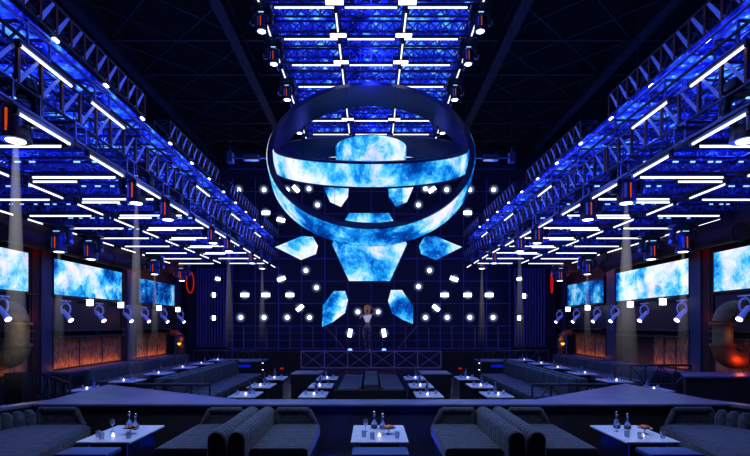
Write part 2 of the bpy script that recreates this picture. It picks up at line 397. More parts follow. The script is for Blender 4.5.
# pipes at the near bays
def big_pipe(sx, mat, label):
    t = thing('elbow_pipe', label, 'pipe', (sx*9.85,14.0,0))
    r=0.25; pts=[]
    # lower elbow comes from the wall side, riser, upper elbow back to the wall
    zt=2.74; zb=1.72
    for k in range(9):
        a=k/8*PI/2; pts.append((sx*(0.36-0.36*math.sin(a)) ,0, zb-0.36+0.36*(1-math.cos(a))))
    pts=[(sx*0.53,0,zb-0.36)]+pts
    low=MB().path(pts,r*1.15,20)
    low.build('lower_elbow',mat,t,True)
    MB().path([(0,0,zb),(0,0,zt-0.36)],r,20).build('riser','pipeyellow',t,True)
    pts=[]
    for k in range(9):
        a=k/8*PI/2; pts.append((sx*(0.36-0.36*math.cos(a)),0,zt-0.36+0.36*math.sin(a)))
    pts.append((sx*0.55,0,zt))
    MB().path(pts,r,20).build('upper_elbow','pipeyellow',t,True)
    for z in (zb+0.02,zb+0.62): MB().tube((0,0,z-0.04),(0,0,z+0.04),r*1.28,n=24).build('flange',mat,t,True)
    mb=MB()
    mb.box((-0.25,-0.25,0),(0.25,0.25,zb-0.75)); mb.build('support','black',t)
    return t
big_pipe(-1,'pipeyellow','thick ochre pipe with flanges and elbows by the near left wall')
big_pipe(1,'pipeorange','thick rusty pipe with flanges and glowing lower elbow by the near right wall')

# small orange machinery at far bays + blue bent pipe rail
for sx in (-1,1):
    t=thing('valve_pipe',f'small glowing orange valve pipe at the far end of the {SIDE[sx]} wall','pipe',(sx*9.9,26.0,0))
    MB().path([(0,0,0.78),(0,0,1.5),(sx*0.05,0,1.75),(sx*0.25,0,1.9),(sx*0.5,0,1.9)],0.16,14).build('elbow','pipeorange',t,True)
    MB().tube((0,0,1.1),(0,0,1.2),0.26,n=16).build('flange','pipeyellow',t,True); MB().tube((0,0,1.5),(0,0,1.6),0.24,n=16).build('flange','pipeyellow',t,True)
    MB().tube((0,-0.17,1.35),(0,-0.22,1.35),0.09,n=12).build('lamp','amber',t)
    MB().box((-0.2,-0.2,0),(0.2,0.2,0.8)).build('foot','black',t)
    t=thing('pipe_guard',f'blue bent pipe guard rail near the far end of the {SIDE[sx]} wall','rail',(sx*9.5,24.3,0))
    MB().path([(0,-0.0,0),(0,0,1.6),(0,0.15,1.78),(0,1.0,1.78),(0,1.15,1.6),(0,1.15,0)],0.05,8).path([(0,0,1.45),(0,1.15,1.45)],0.03,8).build('guard_frame','bluerail',t,True)
    # red light on a round duct end, given as a glowing ring
    t=thing('red_ring_light',f'thin red ring light high in the {SIDE[sx]} corner beside the stage','light',(sx*9.55,26.4,4.55))
    mb=MB(); pts=[(0.0+0.12*math.cos(a),0.2*math.cos(a),0.55*math.sin(a)) for a in [k*PI/16 for k in range(33)]]
    mb.path(pts,0.035,6).build('ring','red',t,True)
    MB().box((-0.06 if sx<0 else -0.02,0.24,-0.6),(0.06,0.3,0.75)).build('bracket','black',t)

# ------------------------------------------------------------------ stage
# slatted fins at both stage sides
for sx in (-1,1):
    t=thing('fin_screen',f'tall panel of vertical blue fins beside the stage on the {SIDE[sx]}','panel',(sx*8.75,27.6,0.9))
    MB().box((-0.85,0.12,0),(0.85,0.2,4.6)).build('backing','black',t)
    mb=MB()
    for k in range(11): mb.box((-0.82+0.16*k,-0.1,0.2),(-0.79+0.16*k,0.12,4.55))
    mb.build('fins','grid',t)
    for i,z in enumerate((0.6,1.55,2.05)): pass
# stage scaffold grid
gxw = 8.0
t=thing('stage_scaffold','dark blue scaffold grid filling the wall behind the stage','scaffold',(0,27.9,0))
for k in range(-6,7):
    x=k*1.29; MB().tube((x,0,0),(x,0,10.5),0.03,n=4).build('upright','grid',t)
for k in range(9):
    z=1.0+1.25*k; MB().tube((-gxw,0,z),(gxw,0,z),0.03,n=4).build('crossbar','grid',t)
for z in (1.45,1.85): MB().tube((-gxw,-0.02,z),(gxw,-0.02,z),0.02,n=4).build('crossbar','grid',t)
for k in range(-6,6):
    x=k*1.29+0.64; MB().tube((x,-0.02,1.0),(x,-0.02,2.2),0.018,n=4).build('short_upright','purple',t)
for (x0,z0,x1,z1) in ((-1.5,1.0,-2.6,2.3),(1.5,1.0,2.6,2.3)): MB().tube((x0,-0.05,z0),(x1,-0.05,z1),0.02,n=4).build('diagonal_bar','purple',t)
# deck and X-braced front
t=thing('stage','low black stage with purple cross braced front panel','stage',(0,26.1,0))
MB().box((-7.2,0.06,0),(7.2,1.7,0.88)).build('deck','black',t)
fr=MB(); hw=3.65
for z in (0.06,0.93): fr.tube((-hw,0,z),(hw,0,z),0.035,n=6)
nb=6
for k in range(nb+1):
    x=-hw+2*hw*k/nb; fr.tube((x,0,0.06),(x,0,0.93),0.03,n=6)
fr.build('front_frame','purple',t)
fr=MB()
for k in range(nb):
    a=-hw+2*hw*k/nb; b=a+2*hw/nb; fr.tube((a,0.01,0.06),(b,0.01,0.93),0.02,n=4); fr.tube((a,0.01,0.93),(b,0.01,0.06),0.02,n=4)
fr.build('cross_brace','purple',t)
MB().box((-hw,0.03,0.03),(hw,0.05,0.95)).build('front_panel','backwall',t)

# lamps on the scaffold
def px2(x,y,Y): return ((x-371)*Y/500, Y, EYE+(325-y)*Y/500)
def make_round():
    t=thing('stage_spot_lamp','','lamp')
    MB().lathe([(0.04,0),(0.07,-0.04),(0.10,-0.16),(0.11,-0.22)],n=18).build('reflector_can','housing',t,True)
    MB().lathe([(0.001,-0.221),(0.105,-0.221),(0.105,-0.235),(0.07,-0.25),(0.001,-0.257)],n=18).build('lens','lampw',t,True)
    MB().box((-0.14,-0.03,-0.14),(-0.12,0.03,0.12)).box((0.12,-0.03,-0.14),(0.14,0.03,0.12)).box((-0.14,-0.03,0.12),(0.14,0.03,0.14)).build('yoke','housing',t)
    return t
def fix_rot(t):
    pass
def make_rect():
    t=thing('stage_blinder_lamp','','lamp')
    MB().box((-0.24,-0.02,-0.12),(0.24,0.12,0.12)).box((-0.04,0.12,-0.04),(0.04,0.25,0.04)).build('housing','housing',t)
    MB().box((-0.22,-0.04,-0.10),(0.22,-0.021,0.10)).build('lens','lampw',t)
    MB().lathe([(0.36*math.sin(a),-0.36*math.cos(a)) for a in [0.02+k*(PI-0.04)/10 for k in range(11)]],n=20).build('haze_glow',HM,t,True).location=(0,-0.10,0)
    return t
HALO=None
def halo_mat():  # emissive ball added around each lamp in place of its lens glare
    m, nt, out = new_mat('lit_haze_halo'); L = nt.links.new
    tc = nt.nodes.new('ShaderNodeTexCoord'); ln = nt.nodes.new('ShaderNodeVectorMath'); ln.operation='LENGTH'
    mr = nt.nodes.new('ShaderNodeMapRange'); mr.inputs[1].default_value=0.06; mr.inputs[2].default_value=0.36; mr.inputs[3].default_value=1; mr.inputs[4].default_value=0
    pw = nt.nodes.new('ShaderNodeMath'); pw.operation='POWER'; pw.inputs[1].default_value=3.0
    mu = nt.nodes.new('ShaderNodeMath'); mu.operation='MULTIPLY'; mu.inputs[1].default_value=4.5
    e = nt.nodes.new('ShaderNodeEmission'); e.inputs['Color'].default_value=(0.45,0.6,1.0,1)
    L(tc.outputs['Object'], ln.inputs[0]); L(ln.outputs['Value'], mr.inputs[0]); L(mr.outputs[0], pw.inputs[0]); L(pw.outputs[0], mu.inputs[0]); L(mu.outputs[0], e.inputs['Strength']); L(e.outputs[0], out.inputs['Volume'])
    return m
HM=halo_mat()
# round lamp built pointing down -Z, rotated to point at -Y
rproto=make_round()
for c in list(rproto.children): c.rotation_euler=(-PI/2,0,0)
MB().lathe([(0.36*math.sin(a),-0.36*math.cos(a)) for a in [0.02+k*(PI-0.04)/10 for k in range(11)]],n=20).build('haze_glow',HM,rproto,True).location=(0,-0.30,0)
rows_round={'top':[(240,191),(265,191),(288,191),(309.5,190),(425,190),(446,191),(469,191),(492.6,191)],
 'second':[(318,206),(418,206)],'third':[(306.5,271),(429,271)],'fourth':[(317,288),(418,287)],
 'centre':[(358,312),(378,312)],'bottom':[(242,317.5),(265,317.5),(288,317.5),(310,317.5),(425,317.5),(446.5,317.5),(469,317.5),(492,317.5)]}
first=True
for rn,L_ in rows_round.items():
    for i,(x,y) in enumerate(L_):
        lab=f'round white stage spotlight in the {rn} row on the scaffold, {ORD[i]} from the left'
        loc=px2(x,y,27.6)
        if first: rproto.location=loc; rproto['label']=lab; rproto['group']='round stage spotlights'; first=False
        else: dup(rproto,loc,None,lab,'round stage spotlights')
rects={'top':[(296,189,-45),(432,190,35)],'second':[(266,213,0),(281,220,-15),(467.5,213,0)],
 'third':[(281.5,279,20),(454,279,-20)],'middle':[(245,295,0),(266,295,0),(290,295,0),(444.5,295,0),(467.5,295,0),(489,295,0)],
 'fourth':[(300,308,40),(436,308,-40)],'bottom':[(350,333,82),(384,333,98)],'left fin panel':[(218,279,-15),(214,295,90),(214,318,90)],'right fin panel':[(519,279,15),(524,296,90),(519,318,90)]}
bproto=make_rect(); first=True
for rn,L_ in rects.items():
    for i,(x,y,a) in enumerate(L_):
        if 'fin' in rn: lab=f'small rectangular white lamp on the {rn}, {ORD[i]} from the top'; sc=(0.6,1,0.75)
        else: lab=f'rectangular white stage lamp in the {rn} row on the scaffold, {ORD[i]} from the left'; sc=(1,1,1)
        loc=px2(x,y,27.6 if 'fin' not in rn else 27.3)
        if first: o=bproto; o.location=loc; first=False
        else: o=dup(bproto,loc)
        o.rotation_euler=(0,-math.radians(a),0) if True else None
        o.scale=sc
        o['label']=lab; o['group']='rectangular stage lamps'
# dim deck lamps under the blinders
for i,x in enumerate((350,384)):
    o=MB().lathe([(0.1,0),(0.13,0.06),(0.10,0.14),(0.03,0.16)],n=14).build('deck_lamp','cyanled',None,True); p=px2(x,347,27.0); o.location=(p[0],p[1],0.88)
    tag(o,f'small pale lamp on the stage deck, {SIDE[-1 if i==0 else 1]} of the performer','lamp')

# ------------------------------------------------------------------ hanging rings, drum and shards
def ring_band(name, R, w, tilt, C, label, off, lit=True, thick=0.10, seam=None):
    t=thing(name,label,'ring',C)
    ax = Vector((0, math.sin(tilt), -math.cos(tilt)))     # band axis, pointing down and away
    u=Vector((1,0,0)); v=ax.cross(u).normalized()
    n=96
    def P(a,r,s): return u*(r*math.cos(a))+v*(r*math.sin(a))+ax*s
    def shell(r0,r1,s0,s1):
        vs=[]; fs=[]
        for k in range(n):
            a=2*PI*k/n
            vs+= [P(a,r0,s0),P(a,r1,s0),P(a,r1,s1),P(a,r0,s1)]
        for k in range(n):
            b=(k+1)%n
            for j in range(4): fs.append((k*4+j,b*4+j,b*4+(j+1)%4,k*4+(j+1)%4))
        return MB().add(vs,fs)
    shell(R-thick,R,-w/2,w/2).build('casing','ringdark',t,True)
    shell(R+0.002,R+0.03,-w/2+0.05,w/2-0.05).build('led_skin',galaxy('nebula_'+name+str(off),off=off,scale=1.0,st=0.95,bias=0.055,stars=0.3),t,True)
    return t,P
RC=(0,14.2,EYE+4.75)
ringA,_=ring_band('outer_led_ring',2.87,0.74,math.radians(60.7),RC,'large steeply tilted ring with blue nebula screen around its outside',2.2,thick=0.16)
ringB,_=ring_band('inner_led_ring',2.70,0.62,math.radians(27.0),RC,'broad gently tilted ring with blue nebula screen hanging inside the larger ring',9.4,thick=0.14)
DRUM=t=thing('led_drum','short round drum screen showing blue nebula above the tilted rings','screen',(0,15.2,EYE+4.65))
MB().lathe([(1.04,-0.03),(1.04,0.75),(0.98,0.75),(0.98,-0.03)],n=64).build('casing','ringdark',t,True)
MB().lathe([(1.05,0.0),(1.07,0.0),(1.07,0.72),(1.05,0.72)],n=64).build('led_skin',galaxy('nebula_drum',off=4.4,scale=1.2,st=0.95,bias=0.07,stars=0.3),t,True)
# pivot axles with motor boxes and hanging wires
for sx in (-1,1):
    t=thing('ring_pivot_arm',f'blue motor box and pivot bar holding the rings on the {SIDE[sx]} side','pivot arm',(sx*2.95,14.2,EYE+4.75))
    MB().tube((-sx*0.06,0,0),(sx*1.1,0,0),0.035,n=8).build('pivot_bar','column',t)
    MB().rbox((sx*0.45-0.22,-0.1,-0.08),(sx*0.45+0.22,0.1,0.08),0.02,2).build('cylinder_sleeve','column',t); MB().rbox((sx*1.05-0.09,-0.12,-0.14),(sx*1.05+0.09,0.12,0.14),0.02,2).tube((sx*1.05,0,0.12),(sx*1.05,0,0.26),0.02,n=6).build('motor_box','column',t)
    MB().tube((sx*1.05,0,0.2),(sx*1.05,0,ZC-EYE-4.75),0.008,n=4).build('hanging_wire','black',t)
for a in (0.6,2.54,3.9,5.5): MB().tube((1.0*math.cos(a),1.0*math.sin(a),0.7),(1.0*math.cos(a),1.0*math.sin(a),3.35),0.008,n=4).build('hanging_wire','black',DRUM)

def shard(pts_px, Y, depth, label, off, bias=0.08, tiltv=0.0, cpx=None):
    """faceted crystal: front outline pts (pixels read at depth Y) + raised centre facet + dark back"""
    P=[Vector(px2(x,y,Y)) for x,y in pts_px]
    c=sum(P,Vector())/len(P)
    t=thing('crystal_screen',label,'screen',c)
    n=len(P); out=[p-c for p in P]
    inn=[Vector((p.x*0.5,-depth*0.5,p.z*0.5)) for p in out]
    fs=[(k,(k+1)%n,n+(k+1)%n,n+k) for k in range(n)]+[tuple(range(n,2*n))]
    MB().add(out+inn,fs).build('led_face',galaxy('nebula_shard%d'%off,off=off*3.3+1,scale=1.1,st=0.95,bias=bias,stars=0.3),t)
    o2=[Vector((p.x*1.04,0.02,p.z*1.04)) for p in out]; b2=[Vector((p.x*0.7,depth,p.z*0.7)) for p in out]
    MB().add(o2+b2,[(k,(k+1)%n,n+(k+1)%n,n+k) for k in range(n)]+[tuple(range(n,2*n)),tuple(range(n-1,-1,-1))]).build('back_shell','ringdark',t)
    top=max(out,key=lambda p:p.z)
    MB().tube((top.x*0.7,depth*0.5,top.z*0.7),(top.x*0.7,depth*0.5,ZC-c.z),0.008,n=4).build('hanging_wire','black',t)
    return t
shard([(349,213),(389,213),(407,244),(390,281),(349,281),(332,244)],15.6,0.25,'large six sided nebula panel hanging behind the lower edge of the rings',1,0.08)
shard([(275,247),(302,236),(313,237),(318,246),(316,254),(301,260)],15.0,0.3,'pale blue pointed crystal screen below the rings, pointing left',2,0.07)
shard([(462,247),(435,236),(424,237),(419,246),(421,254),(436,260)],15.0,0.3,'blue pointed crystal screen below the rings, pointing right',3,0.13)
shard([(322,327),(323,305),(334,291),(345,291),(348,300),(345,313),(333,322)],17.0,0.3,'low left upright blue crystal screen in front of the stage',4,0.05)
shard([(413,324),(413,306),(402,290),(391,290),(388,301),(392,313),(403,320)],17.0,0.3,'low right upright blue crystal screen in front of the stage',5,0.07)
shard([(323,186),(349,184),(348,197),(341,207),(330,202)],18.0,0.3,'small blue crystal screen seen below the ring, left of centre',6,0.05)
shard([(414,186),(388,184),(389,197),(396,207),(407,202)],18.0,0.3,'small blue crystal screen seen below the ring, right of centre',7,0.07)

# ------------------------------------------------------------------ side lighting grids
ZG=EYE+3.0
rowY=[8.4+1.77*k for k in range(-1,10)]
# prototypes
def truss_thing(name,label,p,q,w,h,bays,group,mats=('trussdark','truss'),rc=0.028,rd=0.016,cat='truss'):
    p=Vector(p);q=Vector(q)
    t=thing(name,label,cat,p,0,group)
    MB().truss((0,0,0),q-p,w,h,bays,rc,rd,part='chord').build('chords',mats[0],t)
    MB().truss((0,0,0),q-p,w,h,bays,rc,rd,part='brace').build('lattice',mats[1],t)
    return t
def make_tube_light(L_, axis, name='led_tube'):
    t=thing(name,'','light')
    r=0.022
    if axis=='x':
        MB().tube((-L_/2,0,0),(L_/2,0,0),r,n=8).build('glowing_tube','tube',t)
        MB().box((-L_/2-0.04,-0.04,0.02),(L_/2+0.04,0.04,0.07)).box((-L_/2-0.05,-0.035,-0.035),(-L_/2,0.035,0.03)).box((L_/2,-0.035,-0.035),(L_/2+0.05,0.035,0.03)).build('housing','housing',t)
    else:
        MB().tube((0,-L_/2,0),(0,L_/2,0),r,n=8).build('glowing_tube','tube',t)
        MB().box((-0.04,-L_/2-0.04,0.02),(0.04,L_/2+0.04,0.07)).box((-0.035,-L_/2-0.05,-0.035),(0.035,-L_/2,0.03)).box((-0.035,L_/2,-0.035),(0.035,L_/2+0.05,0.03)).build('housing','housing',t)
    return t
class Placer:
    def __init__(s,mk): s.mk=mk; s.p=None
    def put(s,loc,label,group,scale=None,rz=None):
        if s.p is None:
            s.p=s.mk(); o=s.p; o.location=loc
            if rz is not None: o.rotation_euler=(0,0,rz)
            if scale: o.scale=scale
            o['label']=label; o['group']=group
            return o
        # always copy with reset scale
        o=dup(s.p,loc,rz if rz is not None else s.p.rotation_euler[2],label,group); o.scale=scale or (1,1,1)
        return o
tx=Placer(lambda: make_tube_light(1.70,'x'))
ty=Placer(lambda: make_tube_light(1.22,'y'))
def gx(sx,y): return 0.0 if sx<0 else max(0.0,0.28-0.0235*(y-10)) if y>7 else 0.35
panelmat=galaxy('ceiling_nebula',off=31,scale=2.2,st=1.25,bias=0.0,stars=0.5,cols=[(0.30,(0.0,0.0,0.05)),(0.42,(0.0,0.005,0.22)),(0.52,(0.01,0.02,0.70)),(0.60,(0.02,0.10,0.95)),(0.68,(0.08,0.35,1.0)),(0.80,(0.4,0.75,1.0))])
M['ceilneb']=panelmat
for sx in (-1,1):
    sd=SIDE[sx]
    # lengthwise trusses: chords, thin lattice, pale diagonal braces on the hall side, red uprights
    for lev,z0,h,xc,pieces,pitch in (('upper',EYE+4.60,0.48,5.2,((5.6,11.0),(12.4,16.4),(17.7,22.1),(23.2,27.0)),0.38),
                              ('lower',EYE+3.45,0.55,5.25,((5.6,11.2),(11.3,16.9),(17.0,22.6),(22.7,27.2)),0.48)):
        for i,(y0,y1) in enumerate(pieces):
            g0,g1=gx(sx,y0),gx(sx,y1); n=int((y1-y0)/pitch); L_=y1-y0
            t=thing(lev+'_truss',f'{lev} lengthwise truss of the {sd} light grid, {ORD[i]} piece from the front','truss',(sx*xc+g0,y0,z0),0,lev+' lengthwise trusses')
            q=Vector((g1-g0,L_,0))
            MB().truss((0,0,0),q,0.4,h,n,0.024,0.02,part='chord').build('chords','girder' if lev=='upper' else 'trussdark',t)
            MB().truss((0,0,0),q,0.4,h,n,0.03,0.011,part='brace').build('lattice','trussdark',t)
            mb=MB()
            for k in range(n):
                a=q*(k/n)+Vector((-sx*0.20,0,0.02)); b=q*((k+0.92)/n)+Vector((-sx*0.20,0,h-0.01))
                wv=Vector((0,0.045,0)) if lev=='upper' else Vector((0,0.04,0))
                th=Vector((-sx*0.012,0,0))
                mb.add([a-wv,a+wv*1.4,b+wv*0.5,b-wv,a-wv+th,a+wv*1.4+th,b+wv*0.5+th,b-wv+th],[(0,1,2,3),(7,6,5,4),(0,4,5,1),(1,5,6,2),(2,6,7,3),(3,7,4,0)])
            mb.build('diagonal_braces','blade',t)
            up=None
            for k in range(n+1):
                p=q*(k/n)
                if up is None:
                    up=MB().box((-0.022,-0.028,0),(0.022,0.028,h)).build('upright','trussred',t); o=up
                else:
                    o=up.copy(); COL.objects.link(o); o.parent=t
                o.location=(p.x-sx*0.20,p.y+0.02,0)
            if lev=='upper':
                for yy in (0.6,L_-0.6): MB().tube((0,yy,h),(0,yy,ZC-z0),0.008,n=4).build('hanging_wire','black',t)
    for i,X in enumerate((7.3,9.75)):
        for j,(y0,y1) in enumerate(((6.0,13.5),(13.6,21),(21.1,26.5))):
            truss_thing('runner_truss',f'runner truss of the {sd} light grid {"over the middle" if i==0 else "near the wall"}, {ORD[j]} piece from the front',(sx*X+gx(sx,y0),y0,EYE+3.10),(sx*X+gx(sx,y1),y1,EYE+3.10),0.08,0.3,int((y1-y0)/0.4),'runner trusses')
    t=thing('edge_rail',f'thin dark rail carrying the inner edge tubes of the {sd} light grid','rail',(sx*5.0,5.6,EYE+3.07))
    MB().add([(gx(sx,5.6)+a,0,b) for a,b in ((-.05,0),(.05,0),(.05,.05),(-.05,.05))]+[(a,21.4,b) for a,b in ((-.05,0),(.05,0),(.05,.05),(-.05,.05))],[(0,1,2,3),(7,6,5,4),(0,4,5,1),(1,5,6,2),(2,6,7,3),(3,7,4,0)]).build('channel','trussdark',t)
    for k in range(14):
        y=0.4+1.55*k; xx=gx(sx,5.6+y); MB().tube((xx,y,0.05),(xx,y,0.36),0.014,n=4).build('drop_rod','trussdark',t)
    # dark beams parallel, between the two inner trusses
    for i,(dx,z) in enumerate(((5.0,EYE+4.36),(5.12,EYE+4.22),(5.3,EYE+4.10))):
        g=gx(sx,16)
        tag(MB().tube((sx*dx+g,5.6,z),(sx*dx+g,27,z),0.028,n=6).build('grid_pipe','girder' if i==1 else 'truss'),f'long steel pipe between upper and lower trusses of the {sd} grid, {["inner upper","middle","outer lower"][i]} one','pipe')
    for k in range(12):
        y=6.4+1.5*k
        o=MB().rbox((-0.03,-0.06,-0.02),(0.03,0.06,0.02),0.008,1).build('marker_lamp','lampsq'); o.location=(sx*4.98+gx(sx,y),y,EYE+4.5)
        tag(o,f'small white marker lamp under the upper truss of the {sd} grid, {ORD[k]} from the front','light','marker lamps under the upper trusses')
    for k,y in enumerate(rowY):
        g=gx(sx,y)
        truss_thing('cross_truss',f'cross truss of the {sd} light grid, {ORD[k]} from the front',(sx*4.95+g,y+0.12,ZG+0.098),(sx*10.3,y+0.12,ZG+0.098),0.30,0.30,15,'cross trusses of the side grids',rd=0.02)
        truss_thing('upper_cross_truss',f'upper cross truss above the {sd} light grid, {ORD[k]} from the front',(sx*5.0+g,y+0.9,EYE+4.09),(sx*10.3,y+0.9,EYE+4.09),0.5,0.34,15,'upper cross trusses of the side grids',rc=0.026,rd=0.022)
        truss_thing('light_cross_truss',f'thin cross truss just above the {sd} light grid, {ORD[k]} from the front',(sx*5.5+g,y+1.02,EYE+3.52),(sx*10.3,y+1.02,EYE+3.52),0.7,0.25,14,'thin cross trusses of the side grids',rc=0.02,rd=0.016)
        o=MB().box((-2.62,-0.86,0),(2.62,0.86,0.05)).build('led_ceiling_panel','ceilneb'); o.location=(sx*7.72+g*0.5,y+0.9,EYE+4.52)
        tag(o,f'deep blue glowing ceiling panel over the {sd} grid, {ORD[k]} from the front','panel','blue ceiling panels over the side grids')
        if k>0:
            tx.put((sx*6.03+g,y,ZG),f'crosswise LED tube, inner bay of the {sd} grid, {ORD[k-1]} row from the front','crosswise tubes of the side grids')
            tx.put((sx*8.5+g,y,ZG-0.01),f'crosswise LED tube, outer bay of the {sd} grid, {ORD[k-1]} row from the front','crosswise tubes of the side grids')
        # small back row tubes, shorter, slightly higher, between rows
        if k in (2,3,4,5,6,7,8):
            tx.put((sx*6.6+g,y+0.30,ZG+0.0),f'short LED tube behind a row of the {sd} grid, {ORD[k-2]} from the front','short crosswise tubes of the side grids',(0.55,1,1))
        for nm,X,zz,ks in (('inner edge',5.0,ZG,range(0,11)),('middle run',7.3,ZG,range(0,10)),('wall run',9.75,ZG,range(1,10)),('upper edge',4.97,EYE+3.96,(0,1,4,6,8))):
            if k in ks:
                ty.put((sx*X+gx(sx,y+1.05),y+1.05,zz),f'lengthwise LED tube, {nm} of the {sd} grid, bay {["one","two","three","four","five","six","seven","eight","nine","ten","eleven"][k]} from the front','lengthwise tubes of the side grids')
    # sparkle LEDs on cross trusses: one pixel strip per truss
    for k,y in enumerate(rowY[1:]):
        mb=MB()
        rnd=random.Random(k*7+sx)
        for q in range(16):
            x=5.3+q*0.3+rnd.uniform(-0.08,0.08)
            if rnd.random()<0.75: mb.box((sx*x-rnd.uniform(0.03,0.09),y-0.09,ZG+0.28),(sx*x+0.05,y-0.06,ZG+0.31))
        t=MB().box((min(sx*5.1,sx*10.0),y-0.058,ZG+0.27),(max(sx*5.1,sx*10.0),y-0.04,ZG+0.32)).build('pixel_strip','trussdark')
        mb.build('pixels','cyanled',t)['kind']='stuff'
        tag(t,f'strip of tiny pale blue pixel lamps on the {sd} grid, {ORD[k]} cross truss','light','pixel strips')
        for q,(x,zz) in enumerate(((6.4,EYE+3.9),(8.8,EYE+3.85))):
            pass

# ------------------------------------------------------------------ moving heads
def make_head(beam=None):
    t=thing('moving_head_light','','stage light')
    # origin at lens centre
    MB().rbox((-0.34,-0.24,0.72),(0.34,0.24,0.88),0.04,2).tube((0,0,0.88),(0,0,1.02),0.05,n=8).build('base','housing',t,True)
    y=MB()
    y.path([(-0.30,0,0.20),(-0.33,0,0.42),(-0.31,0,0.58),(-0.20,0,0.69),(0,0,0.72),(0.20,0,0.69),(0.31,0,0.58),(0.33,0,0.42),(0.30,0,0.20)],[0.07,0.085,0.085,0.085,0.08,0.085,0.085,0.085,0.07],10)
    yk=y.build('yoke','housing',t,True)
    MB().tube((-0.40,0,0.30),(-0.36,0,0.30),0.07,n=12).build('tilt_cap','blade',yk,True)
    MB().tube((0.36,0,0.30),(0.40,0,0.30),0.07,n=12).build('tilt_cap','blade',yk,True)
    hd=MB().lathe([(0.08,0.56),(0.15,0.53),(0.19,0.44),(0.20,0.15),(0.215,0.05),(0.215,0.0),(0.19,0.0)],n=20).tube((-0.28,0,0.28),(0.28,0,0.28),0.04,n=8).build('head','trussdark',t,True)
    MB().box((-0.014,-0.215,0.08),(0.014,-0.185,0.42)).build('vent_slot','orange',hd)
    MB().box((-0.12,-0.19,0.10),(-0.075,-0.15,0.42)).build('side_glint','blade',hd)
    MB().box((-0.09,-0.15,0.585),(0.09,-0.11,0.605)).build('status_lamp','cyanled',t)
    MB().lathe([(0.001,-0.012),(0.13,-0.012),(0.14,0.01),(0.001,0.01)],n=20).build('lens','lampw',hd,True)
    return t
def add_beam(t, length, r0, r1, st, nm):
    m=beam_mat('lit_haze_'+nm,(0.95,0.93,0.98),st,length)
    MB().lathe([(r1,-length),(r0,-0.02)],n=28).build('light_beam',m,t,True)
mh=Placer(make_head)
inner=[(7.6,5.4),(11.5,5.4),(13.3,5.4),(17.1,5.4),(19.0,5.4),(22.7,5.4),(24.8,5.4)]
RX={7.6:5.7,11.5:5.87,13.3:5.77,17.1:5.68,19.0:5.65,22.7:5.58,24.8:5.5}
outer=[(14.9,9.3),(16.6,9.3),(21.5,9.3),(24.6,9.3)]
beams=[]
for sx in (-1,1):
    sd=SIDE[sx]
    for i,(y,X) in enumerate(inner):
        if sx>0: X=RX[y]
        o=mh.put((sx*X,y,EYE+2.80),f'black moving head light under the inner edge of the {sd} grid, {ORD[i]} from the front','moving heads along the inner grid edges')
        if (sx<0 and i in (0,1,4,6)) or (sx>0 and i in (1,4,6)): beams.append((o,f'in{i}{sd}',X,y,i))
    for i,(y,X) in enumerate(outer):
        o=mh.put((sx*X,y,EYE+2.18),f'black moving head light hanging beside the {sd} wall screens, {ORD[i]} from the front','moving heads beside the side screens')
        if i in (0,2): beams.append((o,f'out{i}{sd}',X,y,10+i))
# stems for outer heads
for sx in (-1,1):
    for i,(y,X) in enumerate(outer):
        tag(MB().tube((sx*X,y,EYE+3.16),(sx*X,y,EYE+3.32),0.045,n=8).build('hanging_clamp','black'),f'short black clamp above the {ORD[i]} wall side moving head on the {SIDE[sx]}','clamp')
# ------------------------------------------------------------------ central ceiling grid
ZK=EYE+8.0
cx=Placer(lambda: make_tube_light(1.5,'x'))
cy=Placer(lambda: make_tube_light(1.05,'y'))
def make_bar():
    t=thing('ceiling_bar_light','','light')
    MB().box((-0.22,-0.07,-0.03),(0.22,0.07,0)).build('diffuser','lampsq',t)
    MB().box((-0.24,-0.09,0),(0.24,0.09,0.12)).build('housing','housing',t)
    return t
cb=Placer(make_bar)
rowsC=[12.6+1.4*j for j in range(-1,9)]
for j,y in enumerate(rowsC):
    truss_thing('ceiling_cross_truss',f'cross truss of the central ceiling grid, {ORD[j]} from the front',(-2.95,y+0.27,ZK+0.10),(2.95,y+0.27,ZK+0.10),0.5,0.42,18,'cross trusses of the central grid',rc=0.03,rd=0.022)
    o=MB().box((-2.8,-0.65,0),(2.8,0.65,0.05)).build('led_ceiling_panel','ceilneb'); o.location=(0,y+0.5,ZK+0.85)
    tag(o,f'deep blue glowing ceiling panel over the central grid, {ORD[j]} from the front','panel','blue ceiling panels over the central grid')
    for nm,X in (('left',-1.68),('centre',0),('right',1.68)):
        cx.put((X,y,ZK),f'crosswise LED tube, {nm} bay of the central grid, {ORD[j]} row from the front','crosswise tubes of the central grid',(1 if X else 0.88,1,1))
    for nm,X in (('far left',-2.78),('left inner',-0.9),('right inner',0.9),('far right',2.78)):
        cy.put((X,y+0.7,ZK),f'lengthwise LED tube, {nm} line of the central grid, {ORD[j]} bay from front','lengthwise tubes of the central grid')
    if j in (0,1,2,5,7):
        for nm,X in (('left',-0.9),('right',0.9)):
            cb.put((X,y+1.12,ZK-0.04),f'short white bar light on the {nm} inner line of the central grid, beside row {["one","two","three","four","five","six","seven","eight","nine"][j]}','bar lights of the central grid')
for i,X in enumerate((-2.78,-0.9,0.9,2.78)):
    truss_thing('ceiling_runner_truss',f'lengthwise truss of the central ceiling grid, {ORD[i]} from the left',(X,10.8,ZK+0.10),(X,24.8,ZK+0.10),0.08,0.4,28,'lengthwise trusses of the central grid')
for sx in (-1,1):
    for j,y in enumerate((12.35,13.9,16.1,18.9)):
        mh.put((sx*2.7,y,EYE+7.25),f'moving head light under the {SIDE[sx]} edge of the central ceiling grid, {ORD[j]} from the front','moving heads of the central grid',(0.72,0.72,0.72))
